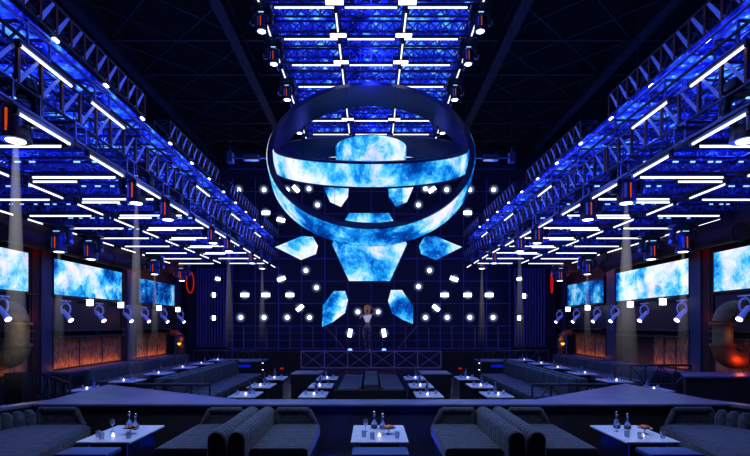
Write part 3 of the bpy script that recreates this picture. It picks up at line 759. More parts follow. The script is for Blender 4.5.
# beams last so copies of the prototype have none
for (o,nm,X,y,i) in beams:
    big = i in (0,)
    L_=4.9 if i<10 else 4.2
    if i==0: r1,st=0.18,2.5; L_=3.9
    elif i==1: r1,st=0.21,1.5; L_=4.3
    elif i<10: r1,st=0.22,0.8; L_=4.0
    else: r1,st=0.19,1.1; L_=3.4
    if '1right' in nm and i==1: r1,st=0.30,1.5
    add_beam(o,L_,0.04,r1,st,nm)

# ------------------------------------------------------------------ performer
def performer():
    s=1.40
    base=Vector((-0.2,26.7,0.88))
    t=thing('person','blond performer in white top and patterned tights posing with one arm raised on stage','person',base)
    J={'pelvis':(0,0,0.93),'waist':(0.01,0,1.08),'chest':(-0.01,0,1.28),'neck':(0,0,1.45),'head0':(0.0,0,1.53),'head1':(0.0,-0.01,1.64),
       'hipL':(-0.09,0,0.88),'kneeL':(-0.12,-0.06,0.50),'ankL':(-0.03,0.02,0.10),'toeL':(-0.05,-0.12,0.03),
       'hipR':(0.09,0,0.88),'kneeR':(0.06,-0.03,0.48),'ankR':(0.08,0.03,0.10),'toeR':(0.10,-0.11,0.03),
       'shL':(-0.17,0,1.40),'elL':(-0.30,-0.08,1.24),'wrL':(-0.16,-0.16,1.36),'haL':(-0.10,-0.17,1.42),
       'shR':(0.17,0,1.40),'elR':(0.34,-0.03,1.50),'wrR':(0.17,-0.05,1.68),'haR':(0.09,-0.05,1.73)}
    R={'pelvis':.13,'waist':.10,'chest':.13,'neck':.045,'head0':.075,'head1':.095,'hipL':.09,'hipR':.09,'kneeL':.055,'kneeR':.055,'ankL':.035,'ankR':.035,'toeL':.03,'toeR':.03,
       'shL':.055,'shR':.055,'elL':.038,'elR':.038,'wrL':.026,'wrR':.026,'haL':.03,'haR':.03}
    E=[('pelvis','waist'),('waist','chest'),('chest','neck'),('neck','head0'),('head0','head1'),('pelvis','hipL'),('hipL','kneeL'),('kneeL','ankL'),('ankL','toeL'),
       ('pelvis','hipR'),('hipR','kneeR'),('kneeR','ankR'),('ankR','toeR'),('chest','shL'),('shL','elL'),('elL','wrL'),('wrL','haL'),('chest','shR'),('shR','elR'),('elR','wrR'),('wrR','haR')]
    # fingers
    for S in 'LR':
        w=Vector(J['wr'+S]); h=Vector(J['ha'+S]); d=(h-w).normalized(); sidev=d.cross(Vector((0,1,0))).normalized()
        for q in range(5):
            off=(q-2)*0.014; ln=[0.045,0.06,0.066,0.06,0.048][q]
            k=f'f{S}{q}'
            J[k]=tuple(h+sidev*off*1.3+d*ln*(0.9 if q else 0.4)+(sidev*-0.03 if q==0 else Vector())); R[k]=.008; E.append(('ha'+S,k))
    def skin(nm,keys,edges,mat,grow=0.0,par=None,root='pelvis'):
        me=bpy.data.meshes.new(nm); idx={k:i for i,k in enumerate(keys)}
        me.from_pydata([Vector(J[k])*s for k in keys],[(idx[a],idx[b]) for a,b in edges],[]); me.materials.append(M[mat])
        o=bpy.data.objects.new(nm,me); COL.objects.link(o); o.parent=par
        m=o.modifiers.new('s','SKIN')
        for k in keys:
            sv=me.skin_vertices[0].data[idx[k]]; r=(R[k]+grow)*s; sv.radius=(r*0.74,r*0.74); sv.use_root=(k==root)
        m2=o.modifiers.new('ss','SUBSURF'); m2.levels=2; m2.render_levels=2
        m.use_smooth_shade=True
        return o
    body=skin('body',list(J.keys()),E,'skin',par=t)
    kk=['waist','chest','shL','shR']; skin('top',kk,[('waist','chest'),('chest','shL'),('chest','shR')],'whitecloth',0.014,t,'waist')
    kk=['pelvis','hipL','kneeL','ankL','hipR','kneeR','ankR']; skin('tights',kk,[('pelvis','hipL'),('hipL','kneeL'),('kneeL','ankL'),('pelvis','hipR'),('hipR','kneeR'),('kneeR','ankR')],'hose',0.006,t,'pelvis')
    # hair: cap with a long fall behind
    mb=MB(); c=Vector((0,0.015,1.655))*s
    prof=[(0.001,0.135),(0.07,0.12),(0.11,0.08),(0.125,0.02),(0.12,-0.05),(0.10,-0.14),(0.08,-0.24),(0.04,-0.30)]
    n=18; vs=[];fs=[]
    for r,z in prof:
        for k in range(n):
            a=PI*0.0+ (k/(n-1))*PI*1.35-PI*0.175
            vs.append(c+Vector((r*math.cos(a),r*math.sin(a)*0.95,z))*s)
    for i in range(len(prof)-1):
        for k in range(n-1): fs.append((i*n+k,i*n+k+1,(i+1)*n+k+1,(i+1)*n+k))
    mb.add(vs,fs); h=mb.build('hair','hair',t,True); h.modifiers.new('so','SOLIDIFY').thickness=0.02
    # face features
    f=MB(); hc=Vector((0,-0.01,1.61))*s
    for sx in (-1,1): f.lathe([(0.001,-0.008),(0.010,0),(0.001,0.008)],hc+Vector((sx*0.035,-0.088,0.01))*s,8)
    f.lathe([(0.001,-0.007),(0.018,0),(0.001,0.007)],hc+Vector((0,-0.088,-0.055))*s,8)
    f.build('eyes_and_mouth','black',t)
    f=MB(); f.tube(hc+Vector((0,-0.09,0.01))*s,hc+Vector((0,-0.108,-0.022))*s,0.008,0.014,8); f.build('nose','skin',t,True)
    return t
performer()

# ------------------------------------------------------------------ foreground partition and ledges
L0=EYE-1.39
t=thing('partition_ledge','long blue grey ledge on a dark partition behind the front booths','partition',(0,9.1,0))
MB().box((-5.95,-0.22,0.15),(6.3,0.22,L0-0.05)).build('panel','partition',t)
MB().rbox((-5.98,-0.3,L0-0.05),(6.33,0.27,L0),0.015,2).build('ledge_top','ledge',t)
for sx,pts in ((-1,[(-5.98,9.37),(-2.5,9.37),(-6.15,11.7)]),(1,[(3.1,9.37),(6.33,9.37),(6.05,11.9)])):
    tt=thing('triangular_counter',f'triangular blue grey counter top behind the ledge on the {SIDE[sx]}','counter',(pts[2][0],pts[0][1],0))
    ox,oy=pts[2][0],pts[0][1]
    cen=Vector((sum(p[0] for p in pts)/3,sum(p[1] for p in pts)/3))
    q=[(p[0]-ox,p[1]-oy) for p in pts]
    MB().prism(q,L0-0.05,L0-0.002).build('counter_top','ledge',tt)
    q2=[((cen.x+(p[0]-cen.x)*0.82)-ox,(cen.y+(p[1]-cen.y)*0.82)-oy) for p in pts]
    MB().prism(q2,0,L0-0.05).build('base','partition',tt)
# angled wings at both sides
for sx in (-1,1):
    x0=-5.98 if sx<0 else 6.33
    p=[(x0,8.8),(x0,9.37),(x0+sx*2.0,5.8),(x0+sx*1.6,5.6)]
    t=thing('angled_partition',f'angled dark partition wing with ledge beside the {SIDE[sx]} corner sofa','partition',(x0,9,0))
    q=[(a-x0,b-9) for a,b in p]
    if sx>0: q=q[::-1]
    MB().prism(q,L0-0.05,L0-0.001).build('ledge_top','ledge',t)
    q=[(a-x0+(0.03*sx),b-9) for a,b in [(x0,8.9),(x0,9.3),(x0+sx*1.9,5.85),(x0+sx*1.65,5.7)]]
    MB().prism(q,0.0,L0-0.05).build('panel','partition',t)

# ------------------------------------------------------------------ sofas (front)
def ribbed_block(mb, x0,x1,y0,y1,z0,z1,r,pitch,amp,steps=6):
    """rounded-top upright block swept along Y, with channel ribs"""
    prof=[]
    w=(x1-x0)/2; cx_=(x0+x1)/2
    prof.append((-w,z0))
    for k in range(9):
        a=PI-k*PI/8; prof.append((w*math.cos(a), z1-r+r*math.sin(a)))
    prof.append((w,z0))
    n=len(prof); N=int((y1-y0)/pitch)*steps; vs=[];fs=[]
    for i in range(N+1):
        y=y0+(y1-y0)*i/N; g=abs(math.sin(PI*i/steps)); off=amp*(g**0.5)-amp
        if i in (0,N): off=-amp*1.5
        for (px,pz) in prof:
            sc=1+off/max(w,0.05)
            vs.append((cx_+px*sc,y,z0+(pz-z0)+ (off if pz>z1-r else 0)))
    for i in range(N):
        for k in range(n-1): fs.append((i*n+k,i*n+k+1,(i+1)*n+k+1,(i+1)*n+k))
        fs.append((i*n+n-1,i*n,(i+1)*n,(i+1)*n+n-1))
    fs.append(tuple(range(n))); fs.append(tuple(N*n+k for k in range(n))[::-1])
    return mb.add(vs,fs)
def ribbed_seat(mb,x0,x1,y0,y1,z0,z1,pitch=0.11,amp=0.018,steps=6,axis='y',r=0.05):
    """seat with ribs running across (lines along X)"""
    N=int((y1-y0)/pitch)*steps; vs=[];fs=[]
    prof=[(x0,z0),(x0,z1-r),(x0+r*0.3,z1-r*0.3),(x0+r,z1),((x0+x1)/2,z1),(x1-r,z1),(x1-r*0.3,z1-r*0.3),(x1,z1-r),(x1,z0)]
    n=len(prof)
    for i in range(N+1):
        y=y0+(y1-y0)*i/N; g=abs(math.sin(PI*i/steps))**0.5
        for k,(px,pz) in enumerate(prof):
            vs.append((px,y,pz+(amp*(g-1) if 1<k<n-2 else 0)-(0.04 if (i in(0,N) and 0<k<n-1) else 0)))
    for i in range(N):
        for k in range(n-1): fs.append((i*n+k,i*n+k+1,(i+1)*n+k+1,(i+1)*n+k))
        fs.append((i*n+n-1,i*n,(i+1)*n,(i+1)*n+n-1))
    fs.append(tuple(range(n))); fs.append(tuple(N*n+k for k in range(n))[::-1])
    return mb.add(vs,fs)
def arm_frame(mb,x0,x1,y0,y1,z0,z1,slope):
    """end arm: trapezoid outline, thick padded frame with a recessed centre; slope>0 leans inwards at x1"""
    a=[(x0,z0),(x1,z0),(x1-slope if slope>0 else x1,z1),(x0 if slope>0 else x0-slope,z1)]
    for i in range(4):
        p,q=a[i],a[(i+1)%4]
        mb.tube((p[0],(y0+y1)/2,p[1]),(q[0],(y0+y1)/2,q[1]),(y1-y0)/2,n=10)
    mb.add([(x,(y0+y1)/2+0.02,z) for x,z in a]+[(x,(y0+y1)/2-0.02,z) for x,z in a],[(0,1,2,3),(7,6,5,4),(0,4,5,1),(1,5,6,2),(2,6,7,3),(3,7,4,0)])
    return mb
FZ=0.15
def front_sofa(xin, d, label):
    """half of a back-to-back pair: back at local x=0..., seat towards direction d"""
    t=thing('banquette_sofa',label,'sofa',(xin,0,FZ))
    mb=MB()
    b0,b1=sorted((0,d*0.25)); ribbed_block(mb,b0,b1,6.65,8.72,0.0,0.74,0.115,0.125,0.014)
    mb.build('tufted_backrest','fabric',t,True)
    mb=MB(); s0,s1=sorted((d*0.25,d*1.05)); ribbed_seat(mb,s0,s1,6.85,8.55,0.28,0.46,0.10,0.014)
    mb.build('seat_cushion','fabric',t,True)
    MB().box((s0+0.04,6.9,0.0),(s1-0.04,8.5,0.28)).build('plinth','leather',t)
    mb=MB(); a0,a1=(d*0.30,d*0.98)
    if d>0: arm_frame(mb,a0,a1,8.6,8.7,0.40,0.68,0.14)
    else: arm_frame(mb,a1,a0,8.6,8.7,0.40,0.68,-0.14)
    mb.build('end_arm','fabric',t,True)
    return t
for xc,nm in ((-1.93,'left'),(2.08,'right')):
    front_sofa(xc-0.01,-1,f'tufted charcoal sofa facing left in the {nm} back to back pair, front row')
    front_sofa(xc+0.01,1,f'tufted charcoal sofa facing right in the {nm} back to back pair, front row')
# corner sofas
for sx in (-1,1):
    dx=0.0 if sx<0 else 0.15
    t=thing('corner_sofa',f'shaggy charcoal corner sofa at the {SIDE[sx]} end of the front row','sofa',(dx,0,FZ))
    poly=[(sx*4.85,8.65),(sx*4.45,6.3),(sx*6.55,6.3),(sx*5.85,8.65)]
    def inset(pl,s_):
        c=Vector((sum(p[0] for p in pl)/4,sum(p[1] for p in pl)/4)); return [(c.x+(p[0]-c.x)*s_,c.y+(p[1]-c.y)*s_) for p in pl]
    mb=MB(); N=26
    # subdivided soft seat
    vs=[];fs=[]
    rr=random.Random(5)
    for i in range(N+1):
        for j in range(N+1):
            u=i/N;v=j/N
            A=Vector(poly[0]).lerp(Vector(poly[1]),v); B=Vector(poly[3]).lerp(Vector(poly[2]),v); p=A.lerp(B,u)
            e=min(u,1-u,v,1-v); z=0.46-0.08*max(0,1-e/0.08)**2+rr.uniform(-0.006,0.006)
            vs.append((p.x,p.y,z))
    for i in range(N):
        for j in range(N): fs.append((i*(N+1)+j,(i+1)*(N+1)+j,(i+1)*(N+1)+j+1,i*(N+1)+j+1))
    # skirt
    rim=[(i,0) for i in range(N+1)]+[(N,j) for j in range(1,N+1)]+[(i,N) for i in range(N-1,-1,-1)]+[(0,j) for j in range(N-1,0,-1)]
    base=len(vs)
    for (i,j) in rim:
        v=vs[i*(N+1)+j]; vs.append((v[0],v[1],0.24))
    m_=len(rim)
    for k in range(m_):
        a=rim[k][0]*(N+1)+rim[k][1]; b=rim[(k+1)%m_][0]*(N+1)+rim[(k+1)%m_][1]; fs.append((a,b,base+(k+1)%m_,base+k))
    mb.add(vs,fs); mb.build('seat_cushion','fabric',t,True)
    MB().prism(inset(poly,0.93),0,0.25).build('plinth','leather',t)
    mb=MB(); 
    p0=Vector((sx*5.80,8.6)); p1=Vector((sx*7.15,6.1)); d=p1-p0; nrm=Vector((-d.y,d.x)).normalized()
    n=16
    for k in range(n):
        a=p0+d*(k/n); b=p0+d*((k+0.94)/n); m1=(a+b)/2
        mb.path([(m1.x,m1.y,0.2),(m1.x,m1.y,0.45),(m1.x,m1.y,0.62),(m1.x+nrm.x*0.0,m1.y,0.70)],[0.10,0.115,0.11,0.05],10)
    mb.build('tufted_backrest','fabric',t,True)
    mb=MB()
    if sx<0: arm_frame(mb,-5.75,-4.98,8.62,8.72,0.40,0.68,0.14)
    else: arm_frame(mb,4.98,5.75,8.62,8.72,0.40,0.68,-0.14)
    mb.build('end_arm','fabric',t,True)

# ------------------------------------------------------------------ front tables and what stands on them
TZ=EYE-1.6
def front_table(x0,x1,label):
    xc=(x0+x1)/2; w=(x1-x0)/2
    t=thing('lounge_table',label,'table',(xc,7.42,FZ))
    MB().rbox((-w,-0.58,TZ-FZ-0.035),(w,0.58,TZ-FZ),0.012,2).build('tabletop','table',t)
    MB().box((-w*0.72,-0.42,0.03),(w*0.72,0.46,TZ-FZ-0.035)).build('pedestal','pedestal',t)
    MB().box((-w*0.8,-0.5,0),(w*0.8,0.5,0.03)).build('foot_plate','black',t)
    MB().box((-w*0.73,-0.43,0.05),(-w*0.69,-0.425,TZ-FZ-0.05)).box((w*0.69,-0.43,0.05),(w*0.73,-0.425,TZ-FZ-0.05)).build('led_edge','deepblue',t)
    b=thing('blue_bench',label.replace('white topped low table','low blue bench at the near end of the table').replace('low blue bench','blue topped bench'),'bench',(xc,6.5,FZ))
    MB().rbox((-w*0.92,-0.2,TZ-FZ-0.1),(w*0.92,0.2,TZ-FZ-0.03),0.025,2).build('seat','bluebench',b,True)
    MB().box((-w*0.75,-0.15,0),(w*0.75,0.15,TZ-FZ-0.1)).build('base','pedestal',b)
    return t
front_table(-4.05,-3.3,'white topped low table in the left front booth')
front_table(-0.28,0.52,'white topped low table in the centre front booth')
front_table(3.5,4.25,'white topped low table in the right front booth')
def make_decanter():
    t=thing('decanter','','bottle')
    MB().lathe([(0.045,0),(0.06,0.01),(0.062,0.06),(0.05,0.12),(0.02,0.16),(0.018,0.22),(0.024,0.235),(0.016,0.24)],n=18).build('glass_body','bottleglass',t,True)
    MB().lathe([(0.014,0.24),(0.03,0.265),(0.03,0.29),(0.012,0.32),(0.002,0.325)],n=14).build('stopper','silver',t,True)
    MB().lathe([(0.03,0.006),(0.054,0.012),(0.056,0.055),(0.03,0.062)],n=18).build('liquor','liquor',t,True)
    return t
def make_tumbler():
    o=MB().lathe([(0.001,0),(0.032,0),(0.036,0.09),(0.033,0.09),(0.029,0.012),(0.001,0.012)],n=16).build('tumbler','glass',None,True)
    o['category']='glass'; return o
def make_wineglass():
    o=MB().lathe([(0.001,0),(0.034,0),(0.03,0.005),(0.005,0.012),(0.005,0.08),(0.03,0.105),(0.036,0.14),(0.028,0.185),(0.026,0.185),(0.033,0.14),(0.027,0.11),(0.001,0.09)],n=16).build('wine_glass','glass',None,True)
    o['category']='glass'; return o
def make_platter():
    t=thing('snack_stand','','platter')
    MB().lathe([(0.001,0),(0.06,0),(0.05,0.008),(0.012,0.015),(0.012,0.085),(0.05,0.095),(0.11,0.105),(0.115,0.112),(0.001,0.112)],n=22).build('footed_dish','silver',t,True)
    mb=MB(); rr=random.Random(3)
    for k in range(14):
        a=rr.uniform(0,2*PI); r=rr.uniform(0.0,0.08); mb.lathe([(0.001,-0.018),(0.016,-0.012),(0.022,0),(0.016,0.013),(0.001,0.018)],(r*math.cos(a),r*math.sin(a),0.128+rr.uniform(0,0.012)),8)
    mb.build('snacks','fruit',t,True)
    return t
def make_candle():
    t=thing('tea_light','','candle')
    MB().lathe([(0.001,0),(0.03,0),(0.034,0.05),(0.030,0.05),(0.028,0.008),(0.001,0.008)],n=14).build('holder','glass',t,True)
    MB().lathe([(0.001,0.008),(0.022,0.008),(0.022,0.035),(0.008,0.04),(0.004,0.055),(0.001,0.06)],n=12).build('flame','candle',t,True)
    return t
PD=Placer(make_decanter);PT=Placer(make_tumbler);PW=Placer(make_wineglass);PP=Placer(make_platter);PC=Placer(make_candle)
for nm,xc,fl in (('left',-3.68,1),('centre',0.12,1),('right',3.88,1)):
    z=TZ+0.001
    e=f'on the {nm} front booth table'
    if nm=='right': dx=-0.02
    else: dx=0
    PD.put((xc+0.03-0.1,7.75,z),f'tall glass decanter {e}, left of its pair','decanters on the front tables',(0.85,0.85,0.82))
    PD.put((xc+0.16-0.1,7.68,z),f'tall glass decanter {e}, right of its pair','decanters on the front tables',(0.85,0.85,0.76))
    PP.put((xc+0.14,7.35,z),f'footed dish of orange snacks {e}','dishes of snacks on the front tables',(0.95,0.95,0.8))
    PT.put((xc-0.22,7.15,z),f'clear tumbler {e}, nearest the front left corner','tumblers on the front tables')
    PT.put((xc-0.10,7.02,z),f'clear tumbler {e}, at the front beside the candle','tumblers on the front tables')
    PT.put((xc+0.25,7.08,z),f'clear tumbler {e}, in front of the snack dish','tumblers on the front tables')
    PW.put((xc-0.2,7.5,z),f'empty wine glass {e}, left of the decanters','wine glasses on the front tables')
    PC.put((xc+0.0,7.14,z),f'lit tea light in a glass holder {e}','tea lights')

# ------------------------------------------------------------------ middle hall: tables, sofas
def make_small_table():
    t=thing('small_table','','table')
    MB().rbox((-0.31,-0.44,0.665),(0.31,0.44,0.70),0.01,2).build('tabletop','table',t)
    MB().box((-0.16,-0.25,0.02),(0.16,0.25,0.665)).build('pedestal','pedestal',t)
    MB().box((-0.24,-0.34,0),(0.24,0.34,0.02)).build('foot_plate','black',t)
    return t
PS=Placer(make_small_table)
def make_bottle():
    t=thing('small_bottle','','bottle')
    MB().lathe([(0.001,0),(0.038,0),(0.04,0.15),(0.015,0.20),(0.014,0.27),(0.001,0.27)],n=12).build('glass_body','bottleglass',t,True)
    MB().lathe([(0.016,0.265),(0.018,0.27),(0.018,0.30),(0.001,0.30)],n=10).build('cap','silver',t,True)
    return t
PB=Placer(make_bottle)
rows=[]
for X,nm in ((-2.9,'left outer'),(-1.32,'left inner'),(1.32,'right inner'),(2.9,'right outer')):
    rows.append((nm+' row',X,(11.6,13.3,15.2)))
for X,nm in ((-7.05,'left side'),(7.05,'right side')):
    rows.append((nm+' row',X,(12.6,14.5,16.7,19.0,21.0,23.1)))
for nm,X,Ys in rows:
    for i,y in enumerate(Ys):
        e=f'{ORD[i]} table of the {nm}'
        PS.put((X,y,0),f'small white topped table, {ORD[i]} from the front in the {nm}','small white tables',(1.15 if abs(X)>5 else 1,1,1))
        r=random.Random(int(X*10+y*100)); 
        PB.put((X+r.uniform(-0.08,0.08),y+0.1,0.701),f'small glass bottle on the {e}','small bottles')
        PC.put((X+r.uniform(-0.05,0.05),y-0.2,0.701),f'bright tea light on the {e}','tea lights',(1.2,1.2,1.2))
        PT.put((X-0.18,y-0.05,0.701),f'clear tumbler left on the {e}','small tumblers')
        PT.put((X+0.18,y+0.0,0.701),f'clear tumbler right on the {e}','small tumblers')

def mid_sofa(x0,x1,y0,y1,backx,bw,label,seatz=0.50,backz=0.95):
    xc=(x0+x1)/2
    t=thing('long_sofa',label,'sofa',(xc,y0,0))
    mb=MB(); n=max(1,round((y1-y0)/0.62))
    for k in range(n):
        a=(y1-y0)*k/n; b=(y1-y0)*(k+1)/n-0.02
        mb.rbox((x0-xc,a,seatz-0.2),(x1-xc,b,seatz),0.03,2)
    mb.build('seat_cushions','midseat',t,True)
    MB().box((x0-xc+0.03,0.02,0),(x1-xc-0.03,y1-y0-0.02,seatz-0.2)).build('plinth','leather',t)
    mb=MB()
    for k in range(n):
        a=(y1-y0)*k/n; b=(y1-y0)*(k+1)/n-0.02
        mb.rbox((backx-xc-bw/2,a,0.1),(backx-xc+bw/2,b,backz),0.05,2)
    mb.build('backrest','midseat',t,True)
    return t
for sx in (-1,1):
    sd=SIDE[sx]
    def rg(a,b): return sorted((sx*a,sx*b))
    a,b=rg(4.05,4.95); mid_sofa(a,b,12.6,18.6,sx*5.08,0.22,f'long grey green sofa facing the middle tables on the {sd} side')
    a,b=rg(5.5,6.35); mid_sofa(a,b,12.6,20.0,sx*5.38,0.22,f'long grey sofa facing the {sd} wall tables, backed on the middle sofa')
    a,b=rg(7.95,8.9); mid_sofa(a,b,15.9,24.6,sx*9.03,0.22,f'long wall banquette behind the {sd} side row of tables',0.5,0.86)
    # centre island sofas
    a,b=rg(0.26,0.92); mid_sofa(a,b,13.7,17.6,sx*0.31,0.1,f'{sd} half of the centre island sofa facing {sd}',0.55,0.60)
    # low counters between the table columns
    t=thing('low_counter',f'low dark counter with pale top between the {sd} table rows','counter',(sx*2.1,16.2,0))
    MB().box((-0.45,-0.2,0),(0.45,0.9,0.70)).build('body','pedestal',t); MB().rbox((-0.48,-0.23,0.70),(0.48,0.93,0.74),0.01,1).build('counter_top','ledge',t)
    # risers with blue led
    t=thing('lit_riser',f'dark step with blue light strip at the far {sd} side of the hall','step',(sx*5.6,21.2,0))
    MB().box((-0.93,0,0),(0.93,1.6,0.72)).build('block','pedestal',t); MB().box((-0.5,-0.03,0.50),(0.5,0,0.62)).build('blue_strip','blueled',t)
    MB().box((-0.95,-0.05,0.72),(0.95,1.6,0.76)).build('pale_edge','ledge',t)
    # post lamps
    t=thing('post_lamp',f'thin black post with two tiny lamps behind the {sd} outer tables','lamp',(sx*3.55,16.4,0))
    MB().tube((0,0,0),(0,0,1.25),0.02,n=8).lathe([(0.1,0),(0.1,0.03),(0.02,0.05)],n=12).build('post','black',t)
    MB().lathe([(0.001,1.02),(0.03,1.05),(0.001,1.08)],n=10).build('tiny_lamp','lampsq',t); MB().lathe([(0.001,0.80),(0.03,0.83),(0.001,0.86)],n=10).build('tiny_lamp','lampsq',t)
    t=thing('red_table_lamp',f'small red shaded lamp behind the {sd} outer tables','lamp',(sx*2.95,16.55,0))
    MB().tube((0,0,0),(0,0,0.82),0.02,n=8).lathe([(0.09,0),(0.09,0.02),(0.02,0.03)],n=12).build('stand','black',t)
    MB().lathe([(0.07,0.84),(0.04,0.89),(0.03,0.89),(0.06,0.84)],n=14).build('lamp_shade','red',t)
t=thing('centre_console','narrow ribbed grey console dividing the centre island sofas','console',(0,13.6,0))
MB().box((-0.2,0,0),(0.2,4.1,0.62)).build('body','midseat',t)
mb=MB()
for k in range(14): mb.rbox((-0.2,0.02+0.29*k,0.62),(0.2,0.28+0.29*k,0.68),0.015,1)
mb.build('padded_top','midseat',t,True)
t=thing('island_front','dark front panel closing the centre island sofas','panel',(0,13.5,0))
MB().box((-0.95,0,0),(0.95,0.08,0.50)).build('panel','pedestal',t); MB().box((-0.97,-0.02,0.50),(0.97,0.1,0.54)).build('cap','leather',t)

# low braced railings
def railing(p,q,z0,z1,n,label,mat='rail'):
    p=Vector((*p,0));q=Vector((*q,0)); t=thing('braced_railing',label,'railing',p)
    d=q-p; mb=MB()
    for z in (z0,z1): mb.tube(Vector((0,0,z)),d+Vector((0,0,z)),0.035,n=8)
    mb.build('rails',mat,t)
    for k in range(n+1): MB().tube(d*k/n,d*k/n+Vector((0,0,z1)),0.025,n=6).build('post',mat,t)
    mb=MB()
    for k in range(n):
        a,b=d*k/n,d*(k+1)/n
        if k%2: a,b=b,a
        mb.tube(a+Vector((0,0,z0)),b+Vector((0,0,z1)),0.018,n=6)
    mb.build('zigzag_brace',mat,t)
for sx in (-1,1):
    if sx<0: railing((sx*10.0,15.0),(sx*7.3,12.12),0.3,0.88,8,f'dark zigzag braced railing running from the near {SIDE[sx]} wall towards the counter')
    railing((sx*5.7,12.1),(sx*3.9,12.1),0.3,0.86,4,f'short braced railing in front of the {SIDE[sx]} long sofas')
    railing((sx*8.95,25.2),(sx*5.6,25.2),0.3,1.0,6,f'far braced railing beside the stage on the {SIDE[sx]}')
railing((7.6,15.55),(9.95,15.55),0.45,1.05,5,'second raised railing behind the right triangular counter')
t=thing('corner_counter','dark slatted counter with pale top in front of the rusty pipe','counter',(9.1,13.0,0))
MB().prism([(-1.3,-0.6),(1.25,-0.6),(1.25,0.45),(-0.7,0.45)],0,0.98).build('body','partition',t)
MB().prism([(-1.38,-0.66),(1.3,-0.66),(1.3,0.5),(-0.75,0.5)],0.98,1.03).build('counter_top','ledge',t)

# ------------------------------------------------------------------ lights
def light(kind,loc,energy,col,size=0.3,rot=None,spot=None,blend=0.5,sy=None):
    l=bpy.data.lights.new('lamp_'+kind.lower(),kind); l.energy=energy; l.color=col
    if kind=='AREA':
        l.size=size
        if sy: l.shape='RECTANGLE'; l.size_y=sy
    elif kind!='SUN': l.shadow_soft_size=size
    if kind=='SPOT': l.spot_size=math.radians(spot); l.spot_blend=blend
    o=bpy.data.objects.new('light_source',l); COL.objects.link(o); o.location=loc
    if rot: o.rotation_euler=rot
    o.visible_camera=False
    return o
BLUE=(0.06,0.10,1.0)
def aim(o,d): o.rotation_euler=Vector(d).to_track_quat('-Z','Y').to_euler(); return o
for sx in (-1,1):
    for y in (7.0,10.5,14.5,19,23.5):
        light('POINT',(sx*3.4,y,EYE+4.3),75,(0.16,0.24,1.0),0.2)
    for y in (7.5,10.5,14,17.6,21.2,24.5):
        light('POINT',(sx*7.6,y,EYE+3.9),85,(0.02,0.05,1.0),0.15)
        light('POINT',(sx*8.9,y+0.9,EYE+2.7),22,(0.02,0.04,1.0),0.3); light('POINT',(sx*6.2,y+0.9,EYE+2.7),30,(0.03,0.07,1.0),0.3)
        light('POINT',(sx*6.1,y+0.8,EYE+4.2),30,(0.08,0.16,1.0),0.15)
    for (y0,y1,e) in ((16.5,20.8,13),(22.3,25.4,9),(12.0,15.1,3)):
        o=light('AREA',(sx*(W-0.30),(y0+y1)/2,0.84),e*(0.62 if sx<0 else 0.42),(1.0,0.34,0.08),0.08,sy=y1-y0); o.data.shape='RECTANGLE'; aim(o,(sx*1,0,0.55))
        o.rotation_euler=Vector((sx*1,0,0.5)).to_track_quat('-Z','Y').to_euler()
        o.data.size=y1-y0; o.data.size_y=0.08
    light('POINT',(sx*9.7,25.2,4.7),9,(1.0,0.22,0.02),0.1); light('POINT',(sx*9.8,23.4,4.75),9,(1.0,0.25,0.02),0.1)
    light('POINT',(sx*10.1,15.8,4.6),3,(1.0,0.03,0.03),0.1); light('POINT',(sx*10.2,15.5,2.5),1.5,(1.0,0.10,0.05),0.1)
    light('POINT',(sx*9.9,21.1,2.6),2,(1.0,0.12,0.05),0.1)
    light('POINT',(sx*9.6,25.6,1.6),3,(1.0,0.35,0.03),0.1)
light('POINT',(10.05,13.60,1.30),3.6,(1.0,0.16,0.01),0.1)
light('POINT',(9.95,13.55,2.0),1.3,(1.0,0.30,0.05),0.1)
light('POINT',(-9.25,13.3,2.2),6,(1.0,0.72,0.15),0.2)
for y in (12,15,18,21,24): light('POINT',(0,y,ZK+0.62),80,(0.03,0.05,1.0),0.2); light('POINT',(0,y,ZK-0.9),25,BLUE,0.3)
for x in (-3.68,0.12,3.88): light('SPOT',(x,7.3,5.0),85,(0.80,0.85,1.0),0.25,(0,0,0),26,0.5)
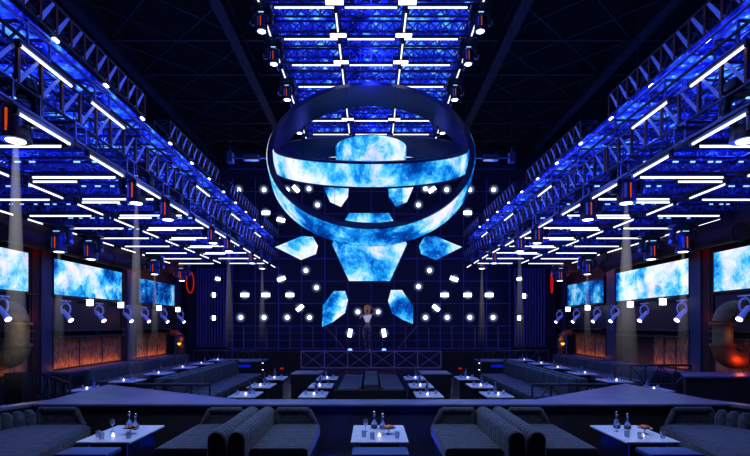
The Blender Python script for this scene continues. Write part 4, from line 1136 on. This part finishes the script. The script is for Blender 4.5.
for x in (-2.9,-1.32,1.32,2.9): light('SPOT',(x,13.4,6.2),75,(0.78,0.84,1.0),0.1,(0,0,0),34,0.6)
light('AREA',(0,8.3,5.1),54,(0.70,0.88,1.0),9,(0,0,0),sy=2.2)
light('AREA',(0,14.5,4.9),42,(0.45,0.72,1.0),9,(0,0,0),sy=6)
for sx in (-1,1): light('AREA',(sx*7.2,18,4.8),24,(0.50,0.76,1.0),2.5,(0,0,0),sy=11)
# small blue lamps glowing on the floor between the front booths
for x,e in ((-0.62,4.5),(0.84,4.5),(-3.12,0.8),(3.3,0.8)): light('POINT',(x,8.2,0.40),e,(0.0,0.03,1.0),0.05)
# unseen cool area light added to put a highlight on the ledge front edge
o=light('AREA',(0,7.6,3.6),85,(0.50,0.66,1.0),10,sy=0.3); o.rotation_euler=Vector((0,1.3,-2.6)).to_track_quat('-Z','Y').to_euler()
light('AREA',(0,25.0,7.5),60,(0.10,0.12,1.0),9,(math.radians(-40),0,0),sy=1)
light('SPOT',(0,21,6.0),130,(1.0,0.85,0.75),0.2,(math.radians(62),0,0),14,0.5)

w=bpy.data.worlds.new('World'); scene.world=w; w.use_nodes=True
bg=w.node_tree.nodes['Background']; bg.inputs[0].default_value=(0.02,0.03,0.12,1); bg.inputs[1].default_value=0.15

# ------------------------------------------------------------------ camera
cd=bpy.data.cameras.new('camera'); cam=bpy.data.objects.new('camera',cd); COL.objects.link(cam)
cam.location=(0,0,EYE); cam.rotation_euler=(PI/2,0,0)
cd.sensor_width=36; cd.lens=24; cd.shift_y=97/750; cd.shift_x=4/750; cd.clip_start=0.1; cd.clip_end=100
scene.camera=cam
scene.view_settings.view_transform='Standard'; scene.view_settings.look='None'; scene.view_settings.exposure=0.12; scene.view_settings.gamma=0.86
scene.cycles.use_denoising=True
scene.cycles.max_bounces=5; scene.cycles.diffuse_bounces=2; scene.cycles.glossy_bounces=2; scene.cycles.volume_bounces=0
scene.cycles.transparent_max_bounces=12
scene.cycles.sample_clamp_indirect=3
